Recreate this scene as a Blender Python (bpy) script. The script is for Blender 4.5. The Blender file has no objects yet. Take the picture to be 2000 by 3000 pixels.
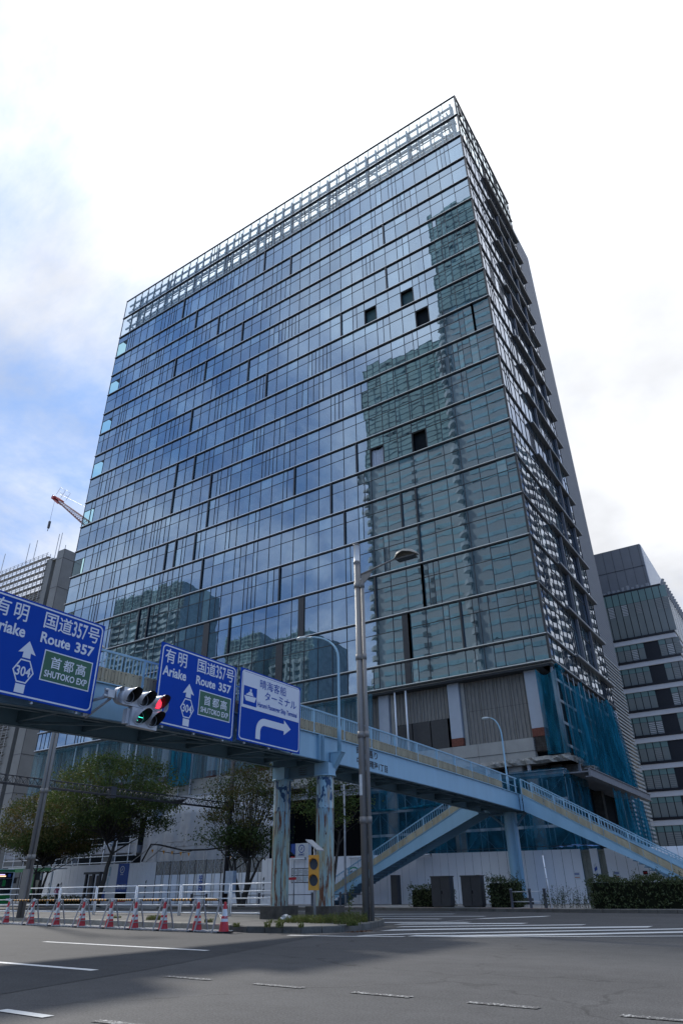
import bpy, bmesh, math, random
import numpy as np
from mathutils import Vector, Matrix
rad = math.radians
S = bpy.context.scene
COL = S.collection

# ------------------------------------------------------------------ camera
CF, CP, CR, CY = 1948.88, 0.515803, -0.0148837, 0.575497   # focal (px of a 2000x3000 frame), pitch, roll, yaw
H = 1.10
_fwd = Vector((-math.sin(CY)*math.cos(CP), math.cos(CY)*math.cos(CP), math.sin(CP)))
_r0 = Vector((math.cos(CY), math.sin(CY), 0)); _u0 = _r0.cross(_fwd)
_r = math.cos(CR)*_r0 + math.sin(CR)*_u0; _u = -math.sin(CR)*_r0 + math.cos(CR)*_u0
cam = bpy.data.cameras.new('camera'); camo = bpy.data.objects.new('camera', cam); COL.objects.link(camo)
camo.matrix_world = Matrix(((_r.x, _u.x, -_fwd.x, 0), (_r.y, _u.y, -_fwd.y, 0), (_r.z, _u.z, -_fwd.z, H), (0, 0, 0, 1)))
cam.sensor_fit = 'VERTICAL'; cam.sensor_height = 36; cam.lens = CF/3000*36
cam.clip_start = 0.1; cam.clip_end = 6000
S.camera = camo
def ray(x, y): return _fwd*CF + _r*(x-1000) - _u*(y-1500)
def g(x, y, z=0.0):                     # survey: picture point -> place on the level z
    d = ray(x, y); t = (z-H)/d.z; return (t*d.x, t*d.y)

# ------------------------------------------------------------------ light
SUN = Vector((-1.04, 0.50, 1.0)).normalized()
sun_el = math.asin(SUN.z); sun_az = math.atan2(SUN.x, SUN.y)      # azimuth clockwise from +Y
S.view_settings.view_transform = 'Standard'; S.view_settings.look = 'None'
S.view_settings.exposure = 0.88; S.view_settings.gamma = 1.0; S.view_settings.use_curve_mapping = False
sl = bpy.data.lights.new('sun', 'SUN'); sl.energy = 2.0; sl.angle = rad(3.5); sl.color = (1.0, 0.95, 0.88)
so = bpy.data.objects.new('sun', sl); COL.objects.link(so); so.rotation_euler = SUN.to_track_quat('Z', 'Y').to_euler()
so.location = (0, 0, 150)
W = bpy.data.worlds.new('World'); S.world = W; W.use_nodes = True
def build_world():
    nt = W.node_tree; nt.nodes.clear(); N = nt.nodes.new; L = nt.links.new
    out = N('ShaderNodeOutputWorld'); bg = N('ShaderNodeBackground'); L(bg.outputs[0], out.inputs[0])
    sky = N('ShaderNodeTexSky'); sky.sky_type = 'NISHITA'; sky.sun_disc = False
    sky.sun_elevation = sun_el; sky.sun_rotation = sun_az; sky.air_density = 1.3; sky.dust_density = 0.6; sky.ozone_density = 3.0
    tc = N('ShaderNodeTexCoord')
    # cloud deck: project the direction on a plane overhead so that clouds foreshorten to the horizon
    sep = N('ShaderNodeSeparateXYZ'); L(tc.outputs['Generated'], sep.inputs[0])
    def M(op, a, b=None, c=None, clamp=False):
        m = N('ShaderNodeMath'); m.operation = op; m.use_clamp = clamp
        for i, v in enumerate((a, b, c)):
            if v is None: continue
            if isinstance(v, (int, float)): m.inputs[i].default_value = v
            else: L(v, m.inputs[i])
        return m.outputs[0]
    zz = M('ADD', M('MAXIMUM', sep.outputs[2], 0.0), 0.28)
    cmb = N('ShaderNodeCombineXYZ'); L(M('DIVIDE', sep.outputs[0], zz), cmb.inputs[0]); L(M('DIVIDE', sep.outputs[1], zz), cmb.inputs[1])
    n1 = N('ShaderNodeTexNoise'); n1.inputs['Scale'].default_value = 1.15; n1.inputs['Detail'].default_value = 9; n1.inputs['Roughness'].default_value = 0.62
    n1.inputs['Distortion'].default_value = 0.35
    mp = N('ShaderNodeMapping'); mp.inputs['Location'].default_value = (3.1, 1.7, 0.4); L(cmb.outputs[0], mp.inputs[0]); L(mp.outputs[0], n1.inputs['Vector'])
    n2 = N('ShaderNodeTexNoise'); n2.inputs['Scale'].default_value = 2.6; n2.inputs['Detail'].default_value = 7; L(mp.outputs[0], n2.inputs['Vector'])
    # thin bright cloud in front, opening towards the rear and the lower left
    front = N('ShaderNodeVectorMath'); front.operation = 'DOT_PRODUCT'; L(tc.outputs['Generated'], front.inputs[0])
    front.inputs[1].default_value = Vector((-0.27, 0.42, 0.88)).normalized()
    side = N('ShaderNodeVectorMath'); side.operation = 'DOT_PRODUCT'; L(tc.outputs['Generated'], side.inputs[0])
    side.inputs[1].default_value = Vector((-0.86, 0.36, 0.36)).normalized()
    cov = M('MULTIPLY_ADD', front.outputs['Value'], 0.48, -0.15)
    sd = M('MULTIPLY', M('POWER', M('MAXIMUM', side.outputs['Value'], 0.0), 15.0), -0.30)
    cov = M('ADD', cov, sd)
    rl = M('MULTIPLY', M('MAXIMUM', M('MULTIPLY', sep.outputs[1], -1.0), 0.0), M('SUBTRACT', 0.85, sep.outputs[2]))
    cov = M('ADD', cov, M('MULTIPLY', rl, -0.55))
    dens = M('ADD', M('MULTIPLY', M('SUBTRACT', n1.outputs['Fac'], 0.5), 2.6), cov)
    mr = N('ShaderNodeMapRange'); mr.interpolation_type = 'SMOOTHSTEP'; L(dens, mr.inputs[0])
    mr.inputs[1].default_value = -0.50; mr.inputs[2].default_value = 0.42
    # cloud brightness: blown out toward the veiled sun, greyer away from it
    glow = M('POWER', M('MAXIMUM', front.outputs['Value'], 0.0), 11.0)
    br = M('ADD', M('MULTIPLY_ADD', glow, 0.55, 0.47), M('MULTIPLY', M('SUBTRACT', n2.outputs['Fac'], 0.5), 0.95))
    br = M('ADD', br, M('MULTIPLY', M('MAXIMUM', M('MULTIPLY', sep.outputs[1], -1.0), 0.0), 1.15))
    cc = N('ShaderNodeCombineXYZ'); L(M('MULTIPLY', br, 0.965), cc.inputs[0]); L(M('MULTIPLY', br, 0.985), cc.inputs[1]); L(M('MULTIPLY', br, 1.03), cc.inputs[2])
    sc = N('ShaderNodeVectorMath'); sc.operation = 'MULTIPLY'; L(sky.outputs[0], sc.inputs[0]); sc.inputs[1].default_value = (0.17, 0.19, 0.22)
    mn = N('ShaderNodeVectorMath'); mn.operation = 'MINIMUM'; L(sc.outputs[0], mn.inputs[0]); mn.inputs[1].default_value = (0.155, 0.28, 0.55)
    mx = N('ShaderNodeMix'); mx.data_type = 'RGBA'; L(mr.outputs[0], mx.inputs[0]); L(mn.outputs[0], mx.inputs[6]); L(cc.outputs[0], mx.inputs[7])
    L(mx.outputs[2], bg.inputs[0]); bg.inputs[1].default_value = 1.0
build_world()
S.render.engine = 'CYCLES'
S.cycles.max_bounces = 6; S.cycles.transparent_max_bounces = 14; S.cycles.diffuse_bounces = 2; S.cycles.glossy_bounces = 4
S.cycles.caustics_reflective = False; S.cycles.caustics_refractive = False

# ------------------------------------------------------------------ materials
MAT = {}
def mat(name, col, rough=0.7, metal=0.0, var=0.15, scale=4.0, bump=0.0, bscale=30.0, spec=0.5, col2=None, thr=None, emit=None, streak=False):
    if name in MAT: return MAT[name]
    m = bpy.data.materials.new(name); m.use_nodes = True; nt = m.node_tree; b = nt.nodes['Principled BSDF']; N = nt.nodes.new; L = nt.links.new
    b.inputs['Roughness'].default_value = rough; b.inputs['Metallic'].default_value = metal; b.inputs['Specular IOR Level'].default_value = spec
    ge = N('ShaderNodeNewGeometry'); mp = N('ShaderNodeMapping'); L(ge.outputs['Position'], mp.inputs[0])
    mp.inputs['Scale'].default_value = (1, 1, 0.18) if streak else (1, 1, 1)
    n = N('ShaderNodeTexNoise'); n.inputs['Scale'].default_value = scale; n.inputs['Detail'].default_value = 6; n.inputs['Roughness'].default_value = .65; L(mp.outputs[0], n.inputs['Vector'])
    c = Vector(col); r = N('ShaderNodeValToRGB'); L(n.outputs['Fac'], r.inputs[0])
    e = r.color_ramp.elements
    if col2 is None:
        e[0].position = .3; e[1].position = .7; e[0].color = (*(c*(1-var)), 1); e[1].color = (*[min(1, v) for v in c*(1+var)], 1)
    else:
        e[0].position = thr[0]; e[1].position = thr[1]; e[0].color = (*c, 1); e[1].color = (*col2, 1)
    L(r.outputs[0], b.inputs['Base Color'])
    if bump:
        n2 = N('ShaderNodeTexNoise'); n2.inputs['Scale'].default_value = bscale; n2.inputs['Detail'].default_value = 4; L(ge.outputs['Position'], n2.inputs['Vector'])
        bp = N('ShaderNodeBump'); bp.inputs['Strength'].default_value = 0.6; bp.inputs['Distance'].default_value = bump; L(n2.outputs['Fac'], bp.inputs['Height']); L(bp.outputs[0], b.inputs['Normal'])
    if emit:
        b.inputs['Emission Color'].default_value = (*emit[0], 1); b.inputs['Emission Strength'].default_value = emit[1]
    MAT[name] = m; return m
def glass_facade(name, tint, dark, f0=0.33, wob=.0018):
    m = bpy.data.materials.new(name); m.use_nodes = True; nt = m.node_tree; nt.nodes.clear(); N = nt.nodes.new; L = nt.links.new
    out = N('ShaderNodeOutputMaterial'); mix = N('ShaderNodeMixShader'); L(mix.outputs[0], out.inputs[0])
    d = N('ShaderNodeBsdfDiffuse'); gl = N('ShaderNodeBsdfGlossy'); gl.inputs['Roughness'].default_value = 0.0; gl.inputs[0].default_value = (*tint, 1)
    lw = N('ShaderNodeLayerWeight'); lw.inputs[0].default_value = 0.5
    mr = N('ShaderNodeMapRange'); L(lw.outputs['Facing'], mr.inputs[0]); mr.inputs[1].default_value = 0.0; mr.inputs[2].default_value = 1.0; mr.inputs[3].default_value = f0; mr.inputs[4].default_value = 0.95
    pw = N('ShaderNodeMath'); pw.operation = 'POWER'; L(lw.outputs['Facing'], pw.inputs[0]); pw.inputs[1].default_value = 3.0; L(pw.outputs[0], mr.inputs[0])
    L(mr.outputs[0], mix.inputs[0]); L(d.outputs[0], mix.inputs[1]); L(gl.outputs[0], mix.inputs[2])
    ge = N('ShaderNodeNewGeometry')
    # interior seen faintly: blinds and ceilings differ from pane to pane
    vo = N('ShaderNodeTexNoise'); vo.inputs['Scale'].default_value = 0.22; vo.inputs['Detail'].default_value = 3
    mpv = N('ShaderNodeMapping'); mpv.inputs['Scale'].default_value = (2.5, 2.5, 0.9); L(ge.outputs['Position'], mpv.inputs[0]); L(mpv.outputs[0], vo.inputs['Vector'])
    cr = N('ShaderNodeValToRGB'); L(vo.outputs['Fac'], cr.inputs[0]); cr.color_ramp.elements[0].position = .42; cr.color_ramp.elements[1].position = .72
    cr.color_ramp.elements[0].color = (*dark, 1); cr.color_ramp.elements[1].color = (dark[0]*1.6+.010, dark[1]*2.0+.030, dark[2]*2.0+.034, 1)
    u2 = N('ShaderNodeUVMap'); u2.uv_map = 'rnd'; oi = N('ShaderNodeObjectInfo'); av = N('ShaderNodeVectorMath'); av.operation = 'ADD'; L(u2.outputs[0], av.inputs[0]); L(oi.outputs['Random'], av.inputs[1])
    wn = N('ShaderNodeTexWhiteNoise'); wn.noise_dimensions = '3D'; L(av.outputs[0], wn.inputs['Vector'])
    bl = N('ShaderNodeMapRange'); L(wn.outputs['Value'], bl.inputs[0]); bl.inputs[1].default_value = .74; bl.inputs[2].default_value = 1.0
    bm_ = N('ShaderNodeMix'); bm_.data_type = 'RGBA'; L(bl.outputs[0], bm_.inputs[0]); L(cr.outputs[0], bm_.inputs[6]); bm_.inputs[7].default_value = (.10, .17, .18, 1); L(bm_.outputs[2], d.inputs[0])
    tv = N('ShaderNodeMapRange'); L(wn.outputs['Value'], tv.inputs[0]); tv.inputs[3].default_value = .88; tv.inputs[4].default_value = 1.06
    tm = N('ShaderNodeVectorMath'); tm.operation = 'SCALE'; tm.inputs[0].default_value = tint; L(tv.outputs[0], tm.inputs['Scale']); L(tm.outputs[0], gl.inputs[0])
    # heat-strengthened glass: soft roller waves plus a slight pillow in each pane
    n = N('ShaderNodeTexNoise'); n.inputs['Scale'].default_value = 0.55; n.inputs['Detail'].default_value = 1.0
    mp = N('ShaderNodeMapping'); mp.inputs['Scale'].default_value = (1.0, 1.0, 1.5); L(ge.outputs['Position'], mp.inputs[0]); L(mp.outputs[0], n.inputs['Vector'])
    uv = N('ShaderNodeUVMap'); sx = N('ShaderNodeSeparateXYZ'); L(uv.outputs[0], sx.inputs[0])
    def M(op, a, b):
        q = N('ShaderNodeMath'); q.operation = op
        for i, v in enumerate((a, b)):
            if isinstance(v, (int, float)): q.inputs[i].default_value = v
            else: L(v, q.inputs[i])
        return q.outputs[0]
    du = M('SUBTRACT', sx.outputs[0], .5); dv = M('SUBTRACT', sx.outputs[1], .5)
    pil = M('MULTIPLY', M('ADD', M('MULTIPLY', du, du), M('MULTIPLY', dv, dv)), -0.34)
    hgt = M('ADD', M('MULTIPLY', n.outputs['Fac'], 1.5), pil)
    bp = N('ShaderNodeBump'); bp.inputs['Strength'].default_value = 1.0; bp.inputs['Distance'].default_value = wob; L(hgt, bp.inputs['Height'])
    L(bp.outputs[0], gl.inputs['Normal'])
    MAT[name] = m; return m
def clear_pane(name, col, fac, rough=0.0):
    m = bpy.data.materials.new(name); m.use_nodes = True; nt = m.node_tree; nt.nodes.clear(); N = nt.nodes.new; L = nt.links.new
    out = N('ShaderNodeOutputMaterial'); mix = N('ShaderNodeMixShader'); L(mix.outputs[0], out.inputs[0]); mix.inputs[0].default_value = fac
    t = N('ShaderNodeBsdfTransparent'); t.inputs[0].default_value = (*col, 1); gl = N('ShaderNodeBsdfGlossy'); gl.inputs['Roughness'].default_value = rough; gl.inputs[0].default_value = (.8, .9, 1, 1)
    L(t.outputs[0], mix.inputs[1]); L(gl.outputs[0], mix.inputs[2]); MAT[name] = m; return m
def net_mat(name, col, opac, fold=0.25, scale=(3, 3, .25)):
    m = bpy.data.materials.new(name); m.use_nodes = True; nt = m.node_tree; nt.nodes.clear(); N = nt.nodes.new; L = nt.links.new
    out = N('ShaderNodeOutputMaterial'); mix = N('ShaderNodeMixShader'); L(mix.outputs[0], out.inputs[0])
    t = N('ShaderNodeBsdfTransparent'); d = N('ShaderNodeBsdfDiffuse'); d.inputs[0].default_value = (*col, 1)
    tl = N('ShaderNodeBsdfTranslucent'); tl.inputs[0].default_value = (*col, 1); ad = N('ShaderNodeMixShader'); ad.inputs[0].default_value = .35; L(d.outputs[0], ad.inputs[1]); L(tl.outputs[0], ad.inputs[2])
    ge = N('ShaderNodeNewGeometry'); mp = N('ShaderNodeMapping'); mp.inputs['Scale'].default_value = scale; L(ge.outputs['Position'], mp.inputs[0])
    n = N('ShaderNodeTexNoise'); n.inputs['Scale'].default_value = 1.0; n.inputs['Detail'].default_value = 4; L(mp.outputs[0], n.inputs['Vector'])
    # light and shade of the folds, painted into the mesh colour by noise
    n3 = N('ShaderNodeTexNoise'); n3.inputs['Scale'].default_value = 2.3; n3.inputs['Detail'].default_value = 3; L(mp.outputs[0], n3.inputs['Vector'])
    cr = N('ShaderNodeValToRGB'); L(n3.outputs['Fac'], cr.inputs[0]); cr.color_ramp.elements[0].position = .40; cr.color_ramp.elements[1].position = .60
    cr.color_ramp.elements[0].color = (*[v*.7 for v in col], 1); cr.color_ramp.elements[1].color = (*[min(1, v*1.45) for v in col], 1); L(cr.outputs[0], d.inputs[0]); L(cr.outputs[0], tl.inputs[0])
    mr = N('ShaderNodeMapRange'); L(n.outputs['Fac'], mr.inputs[0]); mr.inputs[1].default_value = .36; mr.inputs[2].default_value = .64; mr.inputs[3].default_value = opac-fold; mr.inputs[4].default_value = min(.97, opac+fold)
    L(mr.outputs[0], mix.inputs[0]); L(t.outputs[0], mix.inputs[1]); L(ad.outputs[0], mix.inputs[2]); MAT[name] = m; return m

# ------------------------------------------------------------------ mesh helpers
class MB:
    def __init__(s): s.v = []; s.f = []; s.mi = []; s.smooth = set(); s.uv = None
    def add(s, vs, fs, mi=0, smooth=False):
        o = len(s.v); s.v += [tuple(p) for p in vs]
        for f in fs:
            if smooth: s.smooth.add(len(s.f))
            s.f.append(tuple(o+i for i in f)); s.mi.append(mi)
        return s
    def box(s, x0, x1, y0, y1, z0, z1, mi=0):
        if x0 > x1: x0, x1 = x1, x0
        if y0 > y1: y0, y1 = y1, y0
        if z0 > z1: z0, z1 = z1, z0
        return s.add([(x0, y0, z0), (x1, y0, z0), (x1, y1, z0), (x0, y1, z0), (x0, y0, z1), (x1, y0, z1), (x1, y1, z1), (x0, y1, z1)],
                     [(0, 3, 2, 1), (4, 5, 6, 7), (0, 1, 5, 4), (1, 2, 6, 5), (2, 3, 7, 6), (3, 0, 4, 7)], mi)
    def frame(s, p, q, up=(0, 0, 1)):
        d = (Vector(q)-Vector(p)); L = d.length; d.normalize(); u = Vector(up)
        if abs(d.dot(u)) > .98: u = Vector((1, 0, 0))
        a = d.cross(u).normalized(); b = a.cross(d).normalized(); return d, a, b, L
    def bar(s, p, q, w, h, mi=0, up=(0, 0, 1)):
        p = Vector(p); q = Vector(q); d, a, b, L = s.frame(p, q, up); vs = []
        for e in (p, q):
            for i, j in ((-1, -1), (1, -1), (1, 1), (-1, 1)): vs.append(e+a*(i*w/2)+b*(j*h/2))
        return s.add(vs, [(0, 1, 2, 3), (7, 6, 5, 4), (0, 4, 5, 1), (1, 5, 6, 2), (2, 6, 7, 3), (3, 7, 4, 0)], mi)
    def tube(s, pts, r, n=8, mi=0, cap=True):
        pts = [Vector(p) for p in pts]; m = len(pts); rs = r if isinstance(r, (list, tuple)) else [r]*m
        vs = []; pa = None
        for i, p in enumerate(pts):
            d = (pts[min(i+1, m-1)]-pts[max(i-1, 0)]).normalized()
            if pa is None:
                u = Vector((0, 0, 1)) if abs(d.z) < .95 else Vector((1, 0, 0)); a = d.cross(u).normalized()
            else: a = (pa-d*pa.dot(d)).normalized()
            pa = a; b = d.cross(a)
            for k in range(n):
                t = 2*math.pi*k/n; vs.append(p+a*(rs[i]*math.cos(t))+b*(rs[i]*math.sin(t)))
        fs = [(i*n+k, i*n+(k+1) % n, (i+1)*n+(k+1) % n, (i+1)*n+k) for i in range(m-1) for k in range(n)]
        s.add(vs, fs, mi, True); o = len(s.v)-len(vs)
        if cap:
            s.f.append(tuple(o+k for k in reversed(range(n)))); s.mi.append(mi); s.f.append(tuple(o+(m-1)*n+k for k in range(n))); s.mi.append(mi)
        return s
    def lathe(s, prof, n=20, c=(0, 0, 0), axis='Z', mi=0):
        vs = []
        for (r, h) in prof:
            for k in range(n):
                t = 2*math.pi*k/n; a, b = r*math.cos(t), r*math.sin(t)
                vs.append((c[0]+a, c[1]+b, c[2]+h) if axis == 'Z' else (c[0]+h, c[1]+a, c[2]+b))
        m = len(prof); fs = [(i*n+k, i*n+(k+1) % n, (i+1)*n+(k+1) % n, (i+1)*n+k) for i in range(m-1) for k in range(n)]
        return s.add(vs, fs, mi, True)
    def prism(s, poly, axis, a, b, mi=0):      # polygon in the two other axes, extruded along axis from a to b
        def P(u, v, t): return {'X': (t, u, v), 'Y': (u, t, v), 'Z': (u, v, t)}[axis]
        n = len(poly); vs = [P(u, v, a) for u, v in poly]+[P(u, v, b) for u, v in poly]
        return s.add(vs, [tuple(range(n)), tuple(range(2*n-1, n-1, -1))]+[(i, n+i, n+(i+1) % n, (i+1) % n) for i in range(n)], mi)
    def build(s, name, mats, parent=None, label=None, kind=None, cat=None, group=None, recalc=True):
        me = bpy.data.meshes.new(name); me.from_pydata([tuple(v) for v in s.v], [], s.f)
        for m in (mats if isinstance(mats, (list, tuple)) else [mats]): me.materials.append(m)
        if any(s.mi): me.polygons.foreach_set('material_index', s.mi)
        if s.smooth:
            sm = [i in s.smooth for i in range(len(s.f))]; me.polygons.foreach_set('use_smooth', sm)
        if recalc:
            bm = bmesh.new(); bm.from_mesh(me); bmesh.ops.recalc_face_normals(bm, faces=bm.faces); bm.to_mesh(me); bm.free()
        me.update(); return link(name, me, parent, label, kind, cat, group)
def link(name, data, parent=None, label=None, kind=None, cat=None, group=None, loc=None, rot=None):
    o = bpy.data.objects.new(name, data); COL.objects.link(o)
    if parent is not None:
        o.parent = parent; o.matrix_parent_inverse = parent_inv(parent)
    if loc is not None: o.location = loc
    if rot is not None: o.rotation_euler = rot
    if label: o['label'] = label
    if kind: o['kind'] = kind
    if cat: o['category'] = cat
    if group: o['group'] = group
    return o
def world_mat(o):
    m = Matrix.LocRotScale(o.location, o.rotation_euler, o.scale)
    return (world_mat(o.parent) @ o.matrix_parent_inverse @ m) if o.parent else m
def parent_inv(p): return world_mat(p).inverted()
def thing(name, loc, label, cat, group=None): return link(name, None, None, label, None, cat, group, loc=loc)
def copy_thing(root, offset=(0, 0, 0), label=None, rz=None):
    def cp(o, par):
        c = o.copy(); COL.objects.link(c)
        if par is not None:
            c.parent = par; c.matrix_parent_inverse = o.matrix_parent_inverse.copy()
        for ch in KIDS.get(o.name, []): cp(ch, c)
        return c
    def collect(o):
        ks = [k for k in bpy.data.objects if k.parent == o]; KIDS[o.name] = ks
        for k in ks: collect(k)
    if root.name not in KIDS: collect(root)
    r = cp(root, None); r.location = root.location+Vector(offset)
    if label: r['label'] = label
    if rz is not None: r.rotation_euler.z = rz
    return r
KIDS = {}
def text_mesh(txt, size, w=None, h=None, bold=0.0, align='LEFT', sx=1.0):
    cu = bpy.data.curves.new('lettering', 'FONT'); cu.body = txt; cu.size = size; cu.offset = bold; cu.align_x = align; cu.resolution_u = 3; cu.extrude = 0.0
    o = bpy.data.objects.new('lettering', cu); COL.objects.link(o); dg = bpy.context.evaluated_depsgraph_get(); dg.update()
    me = bpy.data.meshes.new_from_object(o.evaluated_get(dg)); bpy.data.objects.remove(o)
    n = len(me.vertices); co = np.empty(n*3, 'f'); me.vertices.foreach_get('co', co); co = co.reshape(-1, 3)
    if n:
        mn = co.min(0); mx = co.max(0); co -= mn
        if w: co[:, 0] *= w/max(1e-6, mx[0]-mn[0])
        if h: co[:, 1] *= h/max(1e-6, mx[1]-mn[1])
    return me, co
def put_text(txt, parent, material, org, right, up, w, h, bold=0.012, name='lettering', nrm_off=0.004):
    me, co = text_mesh(txt, 1.0, w, h, bold)
    right = Vector(right); up = Vector(up); nr = right.cross(up)
    R = np.array([right, up, nr]); p = co @ R + np.array(Vector(org)+nr*nrm_off)
    me.vertices.foreach_set('co', p.astype('f').ravel()); me.materials.clear(); me.materials.append(material); me.update()
    return link(name, me, parent)
def flat(parent, name, material, pts, org, right, up, off=0.003):
    right = Vector(right); up = Vector(up); nr = right.cross(up)
    vs = [Vector(org)+right*a+up*b+nr*off for a, b in pts]; mb = MB(); mb.add(vs, [tuple(range(len(vs)))]); return mb.build(name, material, parent, recalc=False)
rnd = random.Random(7)

# ------------------------------------------------------------------ material set
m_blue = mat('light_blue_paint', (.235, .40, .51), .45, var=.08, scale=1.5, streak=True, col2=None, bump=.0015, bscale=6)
m_blue2 = mat('shaded_blue_paint', (.10, .18, .24), .6, var=.2, scale=2)  # darker copy of the light blue, shade under the bridge put into the colour
m_steel = mat('galvanised', (.42, .44, .46), .45, .4, var=.12)
m_white = mat('white_paint', (.72, .74, .76), .4, var=.05)
m_dark = mat('dark_metal', (.022, .023, .027), .45, var=.2)
m_black = mat('black_void', (.004, .004, .005), .95, var=.1, spec=.1)
m_conc = mat('concrete', (.27, .265, .25), .9, var=.18, scale=.9, bump=.01, bscale=9)
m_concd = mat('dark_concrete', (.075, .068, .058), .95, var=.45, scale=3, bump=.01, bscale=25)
m_tan = mat('weathered_tan_panel', (.34, .30, .205), .8, var=.28, scale=2.2, bump=.002, bscale=40, streak=True)
m_pole = mat('brown_grey_paint', (.20, .187, .172), .5, .1, var=.06)
m_red = mat('red_plastic', (.52, .022, .03), .4, var=.1)
m_mull = mat('dark_anodised', (.03, .032, .036), .35, .3, var=.1)
m_alu = mat('aluminium_edge', (.55, .56, .57), .3, .75, var=.05)
m_steelw = mat('pale_steelwork', (.32, .36, .38), .5, var=.1)
m_bars = mat('grey_cladding', (.19, .195, .205), .55, .2, var=.05, scale=.6)
# ================================================================== GROUND
def road_mat(name, col, seam=False):
    m = bpy.data.materials.new(name); m.use_nodes = True; nt = m.node_tree; b = nt.nodes['Principled BSDF']; N = nt.nodes.new; L = nt.links.new
    b.inputs['Roughness'].default_value = .82; b.inputs['Specular IOR Level'].default_value = .35
    ge = N('ShaderNodeNewGeometry')
    def noise(sc, det=5, sv=None):
        n = N('ShaderNodeTexNoise'); n.inputs['Scale'].default_value = sc; n.inputs['Detail'].default_value = det; n.inputs['Roughness'].default_value = .7
        if sv:
            mp = N('ShaderNodeMapping'); mp.inputs['Scale'].default_value = sv; L(ge.outputs['Position'], mp.inputs[0]); L(mp.outputs[0], n.inputs['Vector'])
        else: L(ge.outputs['Position'], n.inputs['Vector'])
        return n.outputs['Fac']
    def M(op, a, bb, c=None):
        q = N('ShaderNodeMath'); q.operation = op
        for i, v in enumerate((a, bb, c)):
            if v is None: continue
            if isinstance(v, (int, float)): q.inputs[i].default_value = v
            else: L(v, q.inputs[i])
        return q.outputs[0]
    big = noise(.35, 5, (.35, 1.5, 1)); mid = noise(2.2, 6); fine = noise(38, 2); grit = noise(75, 1)
    v = M('ADD', M('MULTIPLY', M('SUBTRACT', big, .5), .85), M('MULTIPLY', M('SUBTRACT', mid, .5), .7))
    v = M('ADD', v, M('MULTIPLY', M('SUBTRACT', fine, .5), 2.3)); 
    sp = M('MULTIPLY', M('MAXIMUM', M('SUBTRACT', grit, .62), 0), 7.0); v = M('ADD', M('ADD', v, sp), 1.0)
    # hair cracks
    vo = N('ShaderNodeTexVoronoi'); vo.feature = 'DISTANCE_TO_EDGE'; vo.inputs['Scale'].default_value = .16
    wob = N('ShaderNodeTexNoise'); wob.inputs['Scale'].default_value = 1.2; wob.inputs['Detail'].default_value = 8; L(ge.outputs['Position'], wob.inputs['Vector'])
    ad = N('ShaderNodeMix'); ad.data_type = 'VECTOR'; ad.inputs[0].default_value = .12; L(ge.outputs['Position'], ad.inputs[4]); 
    sc = N('ShaderNodeVectorMath'); sc.operation = 'SCALE'; L(wob.outputs['Color'], sc.inputs[0]); sc.inputs['Scale'].default_value = 9.0; L(sc.outputs[0], ad.inputs[5]); L(ad.outputs[1], vo.inputs['Vector'])
    crk = N('ShaderNodeMapRange'); L(vo.outputs[0], crk.inputs[0]); crk.inputs[1].default_value = .0006; crk.inputs[2].default_value = .006; crk.inputs[3].default_value = .5; crk.inputs[4].default_value = 1.0
    v = M('MULTIPLY', v, M('MAXIMUM', crk.outputs[0], M('MULTIPLY', noise(.5, 2), 1.5)))
    sv = N('ShaderNodeVectorMath'); sv.operation = 'SCALE'; sv.inputs[0].default_value = col; L(v, sv.inputs['Scale']); L(sv.outputs[0], b.inputs['Base Color'])
    bp = N('ShaderNodeBump'); bp.inputs['Strength'].default_value = .5; bp.inputs['Distance'].default_value = .006; L(M('ADD', fine, grit), bp.inputs['Height']); L(bp.outputs[0], b.inputs['Normal'])
    return m
m_road = road_mat('asphalt', (.062, .062, .063)); m_patch = road_mat('coarse_asphalt', (.042, .043, .045))
m_paint = mat('road_paint', (.62, .63, .62), .7, var=.12, scale=8)
def worn(name, lo, hi):
    m = bpy.data.materials.new(name); m.use_nodes = True; nt = m.node_tree; b = nt.nodes['Principled BSDF']; N = nt.nodes.new; L = nt.links.new
    ge = N('ShaderNodeNewGeometry'); n = N('ShaderNodeTexNoise'); n.inputs['Scale'].default_value = 26; n.inputs['Detail'].default_value = 6; n.inputs['Roughness'].default_value = .75; L(ge.outputs['Position'], n.inputs['Vector'])
    r = N('ShaderNodeValToRGB'); L(n.outputs['Fac'], r.inputs[0]); r.color_ramp.elements[0].position = lo; r.color_ramp.elements[1].position = hi
    r.color_ramp.elements[0].color = (.064, .064, .065, 1); r.color_ramp.elements[1].color = (.55, .56, .55, 1); L(r.outputs[0], b.inputs['Base Color']); b.inputs['Roughness'].default_value = .8
    return m
m_worn = worn('worn_road_paint', .52, .62); m_worn2 = worn('slightly_worn_road_paint', .30, .40)
mb = MB(); mb.add([(-1500, -1500, -.04), (1500, -1500, -.04), (1500, 2500, -.04), (-1500, 2500, -.04)], [(0, 1, 2, 3)]); mb.build('ground', m_conc, kind='structure')
mb = MB(); mb.add([(-400, -14, 0), (160, -14, 0), (160, 48, 0), (-400, 48, 0)], [(0, 1, 2, 3)]); mb.build('road', m_road, kind='structure')
seam = [(-8.3, -14), (-8.95, 3), (-9.26, 6.2), (-9.9, 9.3), (-11.1, 13.4), (-12.2, 17.1), (-12.6, 18.2)]
mb = MB(); mb.add([(-300, -14, .004)]+[(x, y, .004) for x, y in seam]+[(-300, 40, .004)], [tuple(range(len(seam)+2))]); mb.build('asphalt_patch', m_patch, kind='structure')
mb = MB(); mb.box(-400, 160, -60, -8, -.03, .13); mb.build('near_pavement', m_conc, kind='structure')
def mark(pts, m=m_paint, z=.008):
    mb = MB(); mb.add([(x, y, z) for x, y in pts], [tuple(range(len(pts)))]); o = mb.build('road_marking', m, kind='structure', recalc=False)
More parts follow.
